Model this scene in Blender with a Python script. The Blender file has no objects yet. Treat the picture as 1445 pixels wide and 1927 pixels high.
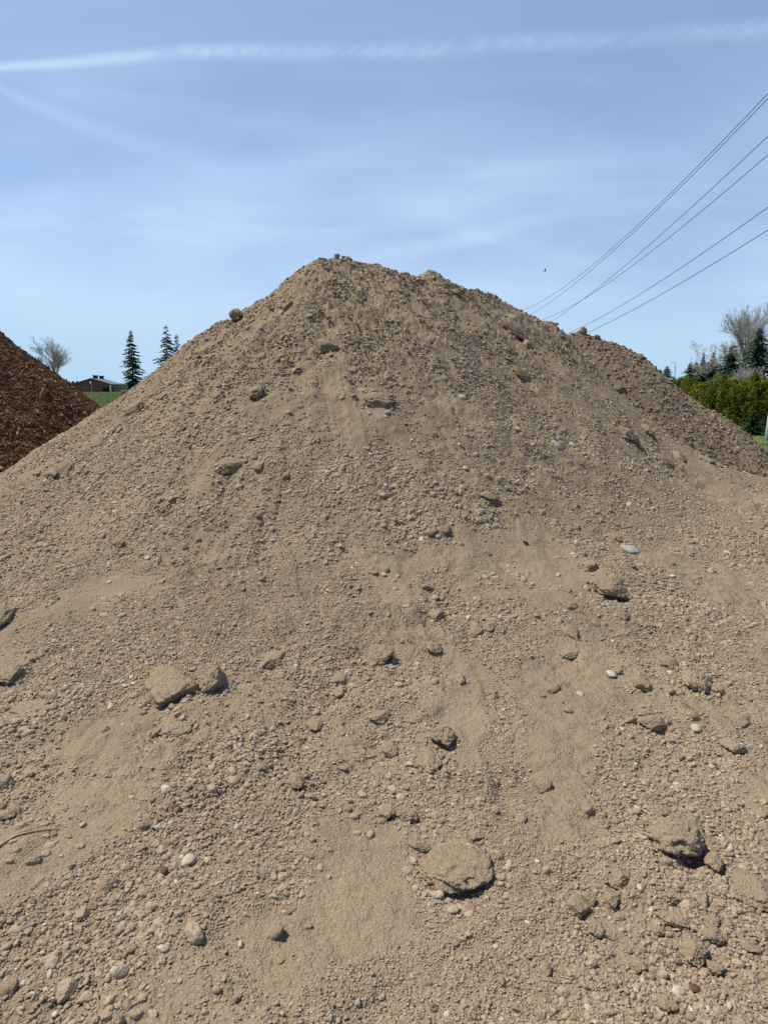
import bpy, math, random
import numpy as np
from mathutils import Vector, Matrix
R = math.radians
rng = np.random.default_rng(7)
random.seed(7)
sc = bpy.context.scene
col = sc.collection

# ------------------------------------------------------------------ camera
EYE = Vector((0, 0, 1.6))
F_PX, CX, CY, HORIZON = 1391.0, 722.5, 963.5, 728.0     # in pixels of the 1445x1927 photograph
PITCH = math.atan((CY - HORIZON) / F_PX)
cd = bpy.data.cameras.new('camera'); cam = bpy.data.objects.new('camera', cd); col.objects.link(cam)
cd.sensor_fit = 'VERTICAL'; cd.sensor_height = 24.0; cd.lens = 24.0 * F_PX / 1927.0
cd.clip_start = 0.05; cd.clip_end = 6000
cam.location = EYE; cam.rotation_euler = (R(90) - PITCH, 0, 0)
sc.camera = cam

# ------------------------------------------------------------------ light
SUN_EL, SUN_AZ = R(60), R(-80)           # azimuth from +Y (view) towards +X, so the sun stands high on the left
sundir = Vector((math.cos(SUN_EL) * math.sin(SUN_AZ), math.cos(SUN_EL) * math.cos(SUN_AZ), math.sin(SUN_EL)))
sd = bpy.data.lights.new('sun', 'SUN'); sun = bpy.data.objects.new('sun', sd); col.objects.link(sun)
sd.energy = 4.8; sd.angle = R(0.53); sd.color = (1.0, 0.94, 0.84)
sun.rotation_euler = sundir.to_track_quat('Z', 'Y').to_euler(); sun.location = (-20, 15, 30)

sc.view_settings.view_transform = 'Standard'; sc.view_settings.look = 'None'
sc.view_settings.exposure = 0.0; sc.view_settings.gamma = 1.0
try: sc.view_settings.use_curve_mapping = False
except Exception: pass
sc.cycles.use_denoising = False
sc.cycles.max_bounces = 5; sc.cycles.diffuse_bounces = 3; sc.cycles.transparent_max_bounces = 4


class NT:
    """small helper that writes node trees"""
    def __init__(s, tree): s.t = tree; s.n = tree.nodes; s.l = tree.links
    def put(s, sock, v):
        if isinstance(v, bpy.types.NodeSocket): s.l.new(v, sock)
        elif v is not None: sock.default_value = v
    def math(s, op, a, b=None, c=None, clamp=False):
        n = s.n.new('ShaderNodeMath'); n.operation = op; n.use_clamp = clamp
        for i, v in enumerate((a, b, c)):
            if v is not None: s.put(n.inputs[i], v)
        return n.outputs[0]
    def noise(s, vec, scale, detail=2, rough=.5, dist=0, out='Fac'):
        n = s.n.new('ShaderNodeTexNoise'); s.put(n.inputs['Vector'], vec)
        n.inputs['Scale'].default_value = scale; n.inputs['Detail'].default_value = detail
        n.inputs['Roughness'].default_value = rough; n.inputs['Distortion'].default_value = dist
        return n.outputs[out]
    def voro(s, vec, scale, out='Distance', feature='F1', rnd=1.0):
        n = s.n.new('ShaderNodeTexVoronoi'); n.feature = feature; s.put(n.inputs['Vector'], vec)
        n.inputs['Scale'].default_value = scale; n.inputs['Randomness'].default_value = rnd
        return n.outputs[out]
    def mix(s, fac, a, b, blend='MIX'):
        n = s.n.new('ShaderNodeMix'); n.data_type = 'RGBA'; n.blend_type = blend
        f = lambda v: v if isinstance(v, bpy.types.NodeSocket) else tuple(v) + ((1,) if len(v) == 3 else ())
        s.put(n.inputs[0], fac); s.put(n.inputs[6], f(a)); s.put(n.inputs[7], f(b)); return n.outputs[2]
    def rng(s, v, a, b, c=0., d=1., kind='LINEAR'):
        n = s.n.new('ShaderNodeMapRange'); n.interpolation_type = kind; n.clamp = True
        s.put(n.inputs[0], v)
        for i, x in enumerate((a, b, c, d)): n.inputs[i + 1].default_value = x
        return n.outputs[0]
    def xyz(s, x, y, z):
        n = s.n.new('ShaderNodeCombineXYZ')
        for i, v in enumerate((x, y, z)): s.put(n.inputs[i], v)
        return n.outputs[0]
    def sep(s, v):
        n = s.n.new('ShaderNodeSeparateXYZ'); s.put(n.inputs[0], v); return n.outputs
    def attr(s, name, kind='GEOMETRY', out='Fac'):
        n = s.n.new('ShaderNodeAttribute'); n.attribute_name = name; n.attribute_type = kind; return n.outputs[out]
    def bump(s, h, strength, dist, normal=None):
        n = s.n.new('ShaderNodeBump'); s.put(n.inputs['Height'], h); n.inputs['Strength'].default_value = strength
        n.inputs['Distance'].default_value = dist
        if normal is not None: s.put(n.inputs['Normal'], normal)
        return n.outputs[0]


# ------------------------------------------------------------------ sky: Nishita plus thin high cloud, placed by direction
w = bpy.data.worlds.new('World'); sc.world = w; w.use_nodes = True
t = NT(w.node_tree); t.n.clear()
sky = t.n.new('ShaderNodeTexSky'); sky.sky_type = 'NISHITA'; sky.sun_disc = False
sky.sun_elevation = SUN_EL; sky.sun_rotation = SUN_AZ
sky.air_density = 1.0; sky.dust_density = 0.35; sky.ozone_density = 2.2; sky.altitude = 200
tc = t.n.new('ShaderNodeTexCoord'); dx, dy, dz = t.sep(tc.outputs['Generated'])
dyc = t.math('MAXIMUM', dy, 0.05)
X = t.math('DIVIDE', dx, dyc); Z = t.math('DIVIDE', dz, dyc)
XZ = t.xyz(X, Z, 0.0)
wob = t.noise(XZ, 9, 3)
def band(center, wid):
    dd = t.math('ABSOLUTE', t.math('SUBTRACT', Z, center))
    n = t.n.new('ShaderNodeMapRange'); n.interpolation_type = 'SMOOTHSTEP'
    t.put(n.inputs[0], dd); t.put(n.inputs[1], wid); n.inputs[2].default_value = 0; n.inputs[3].default_value = 0; n.inputs[4].default_value = 1
    return n.outputs[0]
c1 = t.math('ADD', t.math('MULTIPLY_ADD', t.math('MAXIMUM', X, 0.0), 0.055, 0.410), t.math('MULTIPLY', t.math('MAXIMUM', t.math('SUBTRACT', -.25, X), 0.0), -.085))
c1 = t.math('ADD', c1, t.math('MULTIPLY', t.math('SUBTRACT', wob, .5), .010))
w1 = t.rng(X, -.5, -.1, .0085, .0180)
puff = t.noise(t.xyz(t.math('ADD', X, t.math('MULTIPLY', Z, -.8)), Z, 0.0), 48, 4, .65)
smo = t.rng(X, -.30, -.16, 1.0, 0.0)
tr1 = t.math('MULTIPLY', band(c1, w1), t.math('MAXIMUM', t.math('MULTIPLY', smo, .68), t.rng(puff, .3, .75, .25, .95)))
tr1 = t.math('MULTIPLY', tr1, t.rng(X, -.5, .1, .60, .27))
tr1 = t.math('MULTIPLY', tr1, t.math('MAXIMUM', smo, t.rng(t.noise(XZ, 7.5, 2), .36, .62, .6, 1.1)))
u2 = t.math('ADD', X, .48)
c2 = t.math('ADD', t.math('MULTIPLY_ADD', u2, -.44, .366), t.math('MULTIPLY', t.math('MULTIPLY', u2, u2), .43))
c2 = t.math('ADD', c2, t.math('MULTIPLY', t.math('SUBTRACT', wob, .5), .012))
tr2 = t.math('MULTIPLY', band(c2, t.math('MULTIPLY_ADD', u2, .07, .011)), t.rng(X, -.42, -.08, .15, 0.0))
c3 = t.math('ADD', t.math('MULTIPLY_ADD', X, .22, .168), t.math('MULTIPLY', t.math('SUBTRACT', wob, .5), .03))
tr3 = t.math('MULTIPLY', band(c3, .018), t.math('MULTIPLY', t.rng(X, -.12, .05, 0., .17), t.rng(X, .1, .3, 1., 0.)))
mp = t.xyz(t.math('MULTIPLY_ADD', X, 1.3, t.math('MULTIPLY', Z, .5)), t.math('MULTIPLY', Z, 6.0), 7.3)
ci = t.rng(t.noise(mp, 2.2, 5, .55, .6), .40, .74, 0., 1., 'SMOOTHSTEP')
ci2 = t.rng(t.noise(t.xyz(X, t.math('MULTIPLY', Z, 3.0), 4.0), 1.7, 3, .5), .35, .7, 0, 1, 'SMOOTHSTEP')
vert = t.rng(Z, .42, .22, .22, 1.0)
low = t.rng(Z, .02, .12, .35, 1.0)
veil = t.math('ADD', t.math('MULTIPLY', t.math('MULTIPLY', t.math('MULTIPLY_ADD', ci, .20, t.math('MULTIPLY', ci2, .46)), vert), low), .27)
front = t.rng(dy, .1, .4, 0., 1.)
tot = t.math('MULTIPLY', t.math('ADD', t.math('ADD', tr1, tr2), t.math('ADD', tr3, veil)), front, clamp=True)
tint = t.mix(1.0, sky.outputs[0], (0.97, 1.09, 1.29), 'MULTIPLY')
tint = t.mix(t.rng(Z, .20, .0, 0., .85, 'SMOOTHSTEP'), tint, (3.9, 6.4, 9.0))      # clear blue air low down, where the model turns yellow
skyc = t.mix(tot, tint, (6.2, 7.9, 10.2))
bg = t.n.new('ShaderNodeBackground'); t.put(bg.inputs[0], skyc); bg.inputs[1].default_value = 0.1
out = t.n.new('ShaderNodeOutputWorld'); t.l.new(bg.outputs[0], out.inputs[0])


# ------------------------------------------------------------------ numeric helpers
_P = np.random.default_rng(11).permutation(1024); _P = np.concatenate([_P, _P])
_A = np.random.default_rng(12).uniform(0, 2 * np.pi, 1024); _GX, _GY = np.cos(_A), np.sin(_A)
def perlin(x, y, seed=0):
    x = np.asarray(x, float) + seed * 17.31; y = np.asarray(y, float) - seed * 9.77
    xi = np.floor(x).astype(np.int64); yi = np.floor(y).astype(np.int64); xf = x - xi; yf = y - yi
    u = xf * xf * xf * (xf * (xf * 6 - 15) + 10); v = yf * yf * yf * (yf * (yf * 6 - 15) + 10)
    def g(i, j, a, b):
        h = _P[_P[(xi + i) & 1023] + ((yi + j) & 1023)]
        return _GX[h] * a + _GY[h] * b
    a = g(0, 0, xf, yf); b = g(1, 0, xf - 1, yf); c = g(0, 1, xf, yf - 1); d = g(1, 1, xf - 1, yf - 1)
    return (a + (b - a) * u) * (1 - v) + (c + (d - c) * u) * v * 1.0
def fbm(x, y, f, octv=3, gain=.5, seed=0):
    s = 0; a = 1
    for o in range(octv):
        s = s + a * perlin(x * f, y * f, seed + o * 3); f *= 2.03; a *= gain
    return s
def sstep(a, b, v):
    q = np.clip((v - a) / (b - a), 0, 1); return q * q * (3 - 2 * q)
def pix_dir(px, py):
    u = (np.asarray(px, float) - CX) / F_PX; v = (CY - np.asarray(py, float)) / F_PX
    cp, sp = math.cos(PITCH), math.sin(PITCH)
    return u, cp + v * sp, -sp + v * cp
def P(px, py, Y):
    """the world point seen at that place of the photograph, at forward distance Y"""
    a, b, c = pix_dir(px, py); return (float(a / b * Y), float(Y), float(EYE.z + c / b * Y))
def to_pix(x, y, z):
    z = z - EYE.z; cp, sp = math.cos(PITCH), math.sin(PITCH)
    d = np.maximum(y * cp - z * sp, .05); v = y * sp + z * cp
    return CX + F_PX * x / d, CY - F_PX * v / d

def ridge(x, y, crest, s, rnd=.12):
    h = np.full(np.shape(x), -9.0); dm = np.full(np.shape(x), 99.)
    for (a, b) in zip(crest[:-1], crest[1:]):
        ex, ey = b[0] - a[0], b[1] - a[1]; L = ex * ex + ey * ey + 1e-9
        tt = np.clip(((x - a[0]) * ex + (y - a[1]) * ey) / L, 0, 1)
        d = np.hypot(x - a[0] - ex * tt, y - a[1] - ey * tt)
        z = a[2] + (b[2] - a[2]) * tt - s * (np.sqrt(d * d + rnd * rnd) - rnd)
        h = np.maximum(h, z); dm = np.minimum(dm, d)
    return h, dm

CREST1 = [P(*q) for q in ((597, 490, 8.3), (650, 497, 8.45), (700, 504, 8.6), (745, 521, 8.8), (776, 529, 8.95), (812, 520, 9.1), (850, 541, 9.35),
                          (900, 551, 9.7), (950, 576, 10.1), (985, 597, 10.3), (1003, 611, 10.35), (1024, 611, 10.4))]
CREST2 = [P(*q) for q in ((1010, 640, 13.6), (1064, 634, 13.9), (1095, 623, 14.0), (1122, 633, 14.0), (1165, 652, 14.0), (1205, 672, 14.0), (1232, 712, 13.9),
                          (1262, 723, 13.8), (1300, 745, 13.6), (1340, 772, 13.4), (1395, 816, 13.2), (1445, 852, 13.0))]
S1 = .695
def tongue(x, y):
    ax, ay = CREST1[0][0], CREST1[0][1]; ang = np.arctan2(x - ax, -(y - ay)); rad = np.hypot(x - ax, y - ay)
    w_ = .25 * perlin(x * 1.1, y * 1.1, 151) + .08 * perlin(x * 4.2, y * 4.2, 153)
    return perlin(ang * 6.5 + w_, rad * .42 + w_, 155) + .35 * perlin(ang * 15, rad * 1.1, 157)
def h1_coarse(x, y):
    wx = x + .10 * perlin(x * .55, y * .55, 3) - .03; wy = y + .10 * perlin(x * .55, y * .55, 5)
    c, dm = ridge(wx, wy, CREST1, S1, .06)
    c = c - .21 * sstep(.3, 2.4, x) * sstep(.0, .8, dm) - .16 * sstep(2.2, 3.6, x - .1 * (y - 10)) * sstep(.1, .9, dm) - .10 * np.exp(-((x + 1.35) / .45) ** 2 - ((y - 8.3) / 1.2) ** 2)
    foot = np.maximum(0, -c) / S1
    toe = .34 * np.exp(-foot / 1.5) - .02 + .035 * fbm(x, y, .5, 2, seed=8)
    toe = np.where(foot > 2.6, toe - .12 * (foot - 2.6) * sstep(.2, 2.2, np.abs(x) - 3 + (y > 4) * 4 + (y < -1.5) * 4), toe)
    k = 5.0
    h = np.maximum(c, toe) + np.log1p(np.exp(-k * np.abs(c - toe))) / k
    # broad lumps, and runnels along the fall line
    h = h + .055 * fbm(x, y, .9, 3, seed=2) * sstep(-.3, .6, h)
    ax, ay = CREST1[0][0], CREST1[0][1]
    ang = np.arctan2(x - ax, -(y - ay)); rad = np.hypot(x - ax, y - ay)
    nearc = sstep(.2, 1.6, dm)
    h = h + .022 * nearc * fbm(ang * 9, rad * .35, 1.0, 3, seed=21) * sstep(0, .5, h)
    tg = tongue(x, y); h = h + nearc * (.010 * sstep(.10, .17, tg) - .012 * sstep(.10, .16, -tg))
    return h
DENTS = []          # x, y, radius, depth: hollows under overhanging lumps
def dents(x, y):
    h = np.zeros(np.shape(x))
    for (a, b, r, d) in DENTS:
        q = ((x - a) ** 2 + (y - b) ** 2) / (r * r); m = q < 9
        if np.any(m): h[m] -= d * np.exp(-q[m])
    return h
def roughness(x, y, h):
    """0 dusty and smooth ... 1 crumbly; higher near the crest"""
    return np.clip(.45 + 1.3 * fbm(x, y, .8, 2, seed=31) + .5 * sstep(1.3, 2.4, h), .08, 1.3)
def h1_fine(x, y, h):
    r = roughness(x, y, h) + .35 * sstep(.5, 1.3, h)
    top = sstep(1.2, 2.3, h)
    d = .026 * fbm(x, y, 4.2, 3, seed=41) * (.6 + r)
    wx = x + .03 * perlin(x * 7, y * 7, 141); wy = y + .03 * perlin(x * 7, y * 7, 143)
    ca, sa = math.cos(R(38)), math.sin(R(38)); st = 1 - .5 * top
    wx, wy = (wx * ca + wy * sa) * st, (-wx * sa + wy * ca) * (1 + .25 * top)
    n = perlin(wx * 11, wy * 11, 51); d = d + (.012 + .006 * top) * (.3 + r) * (np.abs(n) * 1.6 - .35)
    n = perlin(wx * 24 + 3, wy * 24, 53); d = d + (.007 + .008 * top) * (.25 + r) * (.5 - np.abs(n) * 1.8)
    n = perlin(wx * 47, wy * 47, 55); d = d + (.0046 + .007 * top) * (.45 + r) * (.4 - np.abs(n) * 1.8)
    d = d + .0032 * (.3 + r) * fbm(x, y, 95, 2, seed=57)
    # crumbly ledges, running across the slope high up
    q = fbm(x * .8 + y * .35, y * 1.6, 3.4, 2, seed=61); d = d + .040 * top * (sstep(.10, .17, q) - .6 * sstep(-.1, .3, q))
    return d
def h1(x, y):
    h = h1_coarse(x, y); return h + h1_fine(x, y, h) + dents(x, y)
def h2(x, y):
    wx = x + .12 * perlin(x * .9, y * .9, 73); wy = y + .12 * perlin(x * .9, y * .9, 75)
    c, dm = ridge(wx, wy, CREST2, .92, .06)
    c = c + .10 * sstep(.3, 1.5, dm)
    c = c + .07 * fbm(x, y, 1.0, 3, seed=77)
    n = perlin(x * 8, y * 8, 81); c = c + .05 * (np.abs(n) - .2) + .035 * fbm(x, y, 14, 3, seed=85)
    return c
MUL = (-7.30, 11.4, 3.40)
def h3(x, y):
    wx = x + .16 * perlin(x * .8, y * .8, 91); wy = y + .16 * perlin(x * .8, y * .8, 93)
    d = np.hypot(wx - MUL[0], wy - MUL[1])
    s = .86; c = MUL[2] - s * (np.sqrt(d * d + .09) - .3)
    return c + .06 * fbm(x, y, 1.4, 3, seed=95) + .035 * fbm(x, y, 9, 3, seed=97)

def hit(px, py, H=h1_coarse, t0=1.0, t1=17.):
    """where the line of sight through a pixel meets the heap"""
    a, b, c = (np.atleast_1d(q) for q in pix_dir(px, py))
    ts = np.geomspace(t0, t1, 500); best = np.full(a.shape, np.nan)
    prev = None
    for tt in ts:
        f = EYE.z + c * tt - H(a * tt, b * tt)
        if prev is not None:
            m = np.isnan(best) & (f <= 0) & (prev[1] > 0)
            k = prev[1] / (prev[1] - f + 1e-12)
            best = np.where(m, prev[0] + (tt - prev[0]) * k, best)
        prev = (tt, f)
    return a * best, b * best, EYE.z + c * best
def normal(x, y, H=h1_coarse, e=.03):
    gx = (H(x + e, y) - H(x - e, y)) / (2 * e); gy = (H(x, y + e) - H(x, y - e)) / (2 * e)
    n = np.stack([-gx, -gy, np.ones_like(gx)], -1); return n / np.linalg.norm(n, axis=-1, keepdims=True)

# ------------------------------------------------------------------ mesh helpers
def mesh_obj(name, v, f, mat=None, parent=None, smooth=True, link=True):
    """v: (n,3), f: list of faces, or an int array (m,3|4)"""
    me = bpy.data.meshes.new(name)
    v = np.asarray(v, np.float32)
    if isinstance(f, np.ndarray):
        k = f.shape[1]; me.vertices.add(len(v)); me.vertices.foreach_set('co', v.ravel())
        me.loops.add(f.size); me.loops.foreach_set('vertex_index', f.ravel().astype(np.int32))
        me.polygons.add(len(f)); me.polygons.foreach_set('loop_start', np.arange(0, f.size, k, dtype=np.int32))
        me.update(calc_edges=True)
    else:
        me.from_pydata([tuple(map(float, p)) for p in v], [], f); me.update()
    if smooth: me.polygons.foreach_set('use_smooth', [True] * len(me.polygons))
    if mat: me.materials.append(mat)
    o = bpy.data.objects.new(name, me)
    if link: col.objects.link(o)
    if parent: o.parent = parent
    return o
def tag(o, label=None, cat=None, group=None, kind=None):
    if label: o['label'] = label
    if cat: o['category'] = cat
    if group: o['group'] = group
    if kind: o['kind'] = kind
    return o
def empty(name, loc, rz=0):
    o = bpy.data.objects.new(name, None); col.objects.link(o); o.location = loc; o.rotation_euler = (0, 0, rz)
    o.empty_display_size = .2; return o
class MB:
    def __init__(s): s.v = []; s.f = []; s.c = []
    def add(s, v, f, c=None):
        n = len(s.v); s.v.extend(v); s.f.extend([tuple(i + n for i in q) for q in f])
        if c is not None: s.c.extend([c] * len(f))
    def box(s, x0, x1, y0, y1, z0, z1):
        s.add([(x0, y0, z0), (x1, y0, z0), (x1, y1, z0), (x0, y1, z0), (x0, y0, z1), (x1, y0, z1), (x1, y1, z1), (x0, y1, z1)],
              [(0, 3, 2, 1), (4, 5, 6, 7), (0, 1, 5, 4), (1, 2, 6, 5), (2, 3, 7, 6), (3, 0, 4, 7)])
    def tube(s, pts, rad, n=6, cap=True):
        pts = [Vector(p) for p in pts]; rings = []
        for i, p in enumerate(pts):
            d = (pts[min(i + 1, len(pts) - 1)] - pts[max(i - 1, 0)]).normalized()
            a = d.cross(Vector((0, 0, 1)) if abs(d.z) < .9 else Vector((1, 0, 0))).normalized(); b = d.cross(a)
            r = rad[i] if hasattr(rad, '__len__') else rad
            rings.append([tuple(p + a * math.cos(2 * math.pi * k / n) * r + b * math.sin(2 * math.pi * k / n) * r) for k in range(n)])
        f = []
        for i in range(len(pts) - 1):
            for k in range(n): f.append((i * n + k, i * n + (k + 1) % n, (i + 1) * n + (k + 1) % n, (i + 1) * n + k))
        if cap: f.append(tuple(range(n))[::-1]); f.append(tuple((len(pts) - 1) * n + k for k in range(n)))
        s.add([q for r_ in rings for q in r_], f)
    def build(s, name, mat, parent=None, smooth=False, tone=False, link=True):
        o = mesh_obj(name, s.v, s.f, mat, parent, smooth, link)
        if tone and s.c:
            at = o.data.attributes.new('tone', 'FLOAT', 'FACE'); at.data.foreach_set('value', np.asarray(s.c, np.float32))
        return o

# ------------------------------------------------------------------ materials
def newmat(name):
    m = bpy.data.materials.new(name); m.use_nodes = True; q = NT(m.node_tree); b = q.n['Principled BSDF']
    b.inputs['Roughness'].default_value = .95; b.inputs['Specular IOR Level'].default_value = .15
    return m, q, b
def pos(q):
    return q.n.new('ShaderNodeNewGeometry').outputs['Position']

def dirt_mat(name, light, mid, dark, grit=1.0, bumps=1.0, stony=False):
    m, q, b = newmat(name); p = pos(q)
    big = q.rng(q.noise(p, .9, 3, .55), .34, .66); med = q.rng(q.noise(p, 7, 3, .6), .3, .7)
    fine = q.rng(q.noise(p, 90, 3, .7), .25, .75)
    c = q.mix(big, mid, light); c = q.mix(q.math('MULTIPLY', med, .45), c, mid)
    c = q.mix(q.math('MULTIPLY', fine, .55), c, dark)
    damp = q.rng(q.noise(p, .8, 5, .6, .4), .52, .64, 0, .42); c = q.mix(damp, c, tuple(a_ * .72 for a_ in mid))
    if stony:
        rnd = q.n.new('ShaderNodeObjectInfo').outputs['Random']
        tone = q.attr('tone', 'INSTANCER')
        r2 = q.math('FRACT', q.math('ADD', tone, rnd))
        c = q.mix(q.rng(r2, 0, 1, 0, .6), c, light); c = q.mix(q.rng(r2, .0, .35, .55, 0), c, dark)
        c = q.mix(q.math('GREATER_THAN', tone, .980), c, (.54, .48, .38))
        c = q.mix(q.math('MULTIPLY', q.math('LESS_THAN', q.math('ABSOLUTE', q.math('SUBTRACT', tone, .5)), .05), .4), c, (.33, .235, .165))
    # pale mineral specks
    vc = q.voro(p, 170, 'Color'); vd = q.voro(p, 170, 'Distance')
    sp = q.math('MULTIPLY', q.math('GREATER_THAN', q.sep(vc)[0], .955), q.math('LESS_THAN', vd, .42))
    c = q.mix(q.math('MULTIPLY', sp, .6 * grit), c, (.52, .46, .37))
    sd_ = q.math('MULTIPLY', q.math('LESS_THAN', q.sep(vc)[1], .07), q.math('LESS_THAN', vd, .5))
    c = q.mix(q.math('MULTIPLY', sd_, .5 * grit), c, (.10, .08, .06))
    q.put(b.inputs['Base Color'], c)
    hb = q.math('ADD', q.math('MULTIPLY', q.noise(p, 30, 4, .65), .020), q.math('MULTIPLY', q.noise(p, 160, 3, .7), .0065))
    gr = q.math('MULTIPLY', q.voro(p, 150, 'Distance', 'SMOOTH_F1'), -.0080)
    gr2 = q.math('MULTIPLY', q.voro(p, 62, 'Distance', 'SMOOTH_F1'), -.007)
    hb = q.math('ADD', hb, q.math('ADD', gr, q.math('MULTIPLY', gr2, q.rng(q.noise(p, 1.7, 2), .4, .6))))
    q.put(b.inputs['Normal'], q.bump(hb, .75 * bumps, 1.0)); b.inputs['Specular IOR Level'].default_value = .08
    return m
L1, M1, D1 = (.398, .308, .196), (.322, .245, .158), (.175, .127, .079)
M_dirt = dirt_mat('dusty soil', L1, M1, D1)
M_clod = dirt_mat('caked soil', (.410, .316, .198), (.345, .261, .166), (.19, .137, .086), bumps=1.0)
M_peb = dirt_mat('dusty pebble', (.480, .374, .250), (.362, .277, .184), (.200, .148, .100), grit=.5, bumps=.8, stony=True)
M_dark = dirt_mat('moist brown soil', (.355, .268, .178), (.285, .212, .140), (.155, .113, .074), grit=.8, bumps=1.5)
def pale_mat(name, a, bb):
    m, q, b = newmat(name); p = pos(q)
    c = q.mix(q.rng(q.noise(p, 60, 4, .65), .3, .7), a, bb); q.put(b.inputs['Base Color'], c)
    q.put(b.inputs['Normal'], q.bump(q.noise(p, 120, 3, .6), .4, .004)); b.inputs['Roughness'].default_value = .8
    return m
M_white = pale_mat('pale limestone', (.56, .49, .38), (.40, .33, .24))
M_grey = pale_mat('grey slate', (.38, .36, .31), (.28, .26, .225))
M_tan = pale_mat('buff limestone', (.48, .41, .30), (.36, .29, .20))

def flat_mat(name, c1_, c2_, scale, rough=.9, bumpd=0):
    m, q, b = newmat(name); p = pos(q)
    q.put(b.inputs['Base Color'], q.mix(q.rng(q.noise(p, scale, 4, .6), .3, .7), c1_, c2_)); b.inputs['Roughness'].default_value = rough
    if bumpd: q.put(b.inputs['Normal'], q.bump(q.noise(p, scale * 3, 3, .6), .6, bumpd))
    return m
def tone_mat(name, lo, hi, rough=.8, kind='GEOMETRY', trans=0.0):
    m, q, b = newmat(name); c = q.mix(q.attr('tone', kind), lo, hi)
    q.put(b.inputs['Base Color'], c); b.inputs['Roughness'].default_value = rough
    if trans:
        tr = q.n.new('ShaderNodeBsdfTranslucent'); q.put(tr.inputs[0], c); ms = q.n.new('ShaderNodeMixShader'); ms.inputs[0].default_value = trans
        q.l.new(b.outputs[0], ms.inputs[1]); q.l.new(tr.outputs[0], ms.inputs[2]); q.l.new(ms.outputs[0], q.n['Material Output'].inputs[0])
    return m

# ------------------------------------------------------------------ ground
m, q, b = newmat('ground'); p = pos(q); gx, gy, gz = q.sep(p)
rr = q.math('SQRT', q.math('ADD', q.math('MULTIPLY', gx, gx), q.math('MULTIPLY', gy, gy)))
edge = q.math('ADD', rr, q.math('MULTIPLY', q.noise(p, .5, 4, .6), 3.0))
isg = q.rng(edge, 21.2, 22.0)
gr = q.mix(q.rng(q.noise(p, .35, 5, .65), .3, .7), (.085, .135, .032), (.13, .185, .055))
gr = q.mix(q.rng(q.noise(p, 9, 4, .7), .35, .7), gr, (.06, .10, .022))
di = q.mix(q.rng(q.noise(p, 3, 5, .65), .3, .7), (.25, .195, .14), (.17, .125, .09))
q.put(b.inputs['Base Color'], q.mix(isg, di, gr)); q.put(b.inputs['Normal'], q.bump(q.noise(p, 14, 5, .7), .8, .05))
M_ground = m
gxs = sorted(set([-3000, -1200, -500, -200, -100] + list(range(-60, 61, 6)) + [100, 200, 500, 1200, 3000]))
gv = [(a, c_ + 0., -.03 + .0) for c_ in gxs for a in gxs]; n_ = len(gxs)
gf = np.array([(j * n_ + i, j * n_ + i + 1, (j + 1) * n_ + i + 1, (j + 1) * n_ + i) for j in range(n_ - 1) for i in range(n_ - 1)])
tag(mesh_obj('ground', gv, gf, M_ground), 'flat yard ground of bare soil with green grass beyond', kind='structure')

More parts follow.
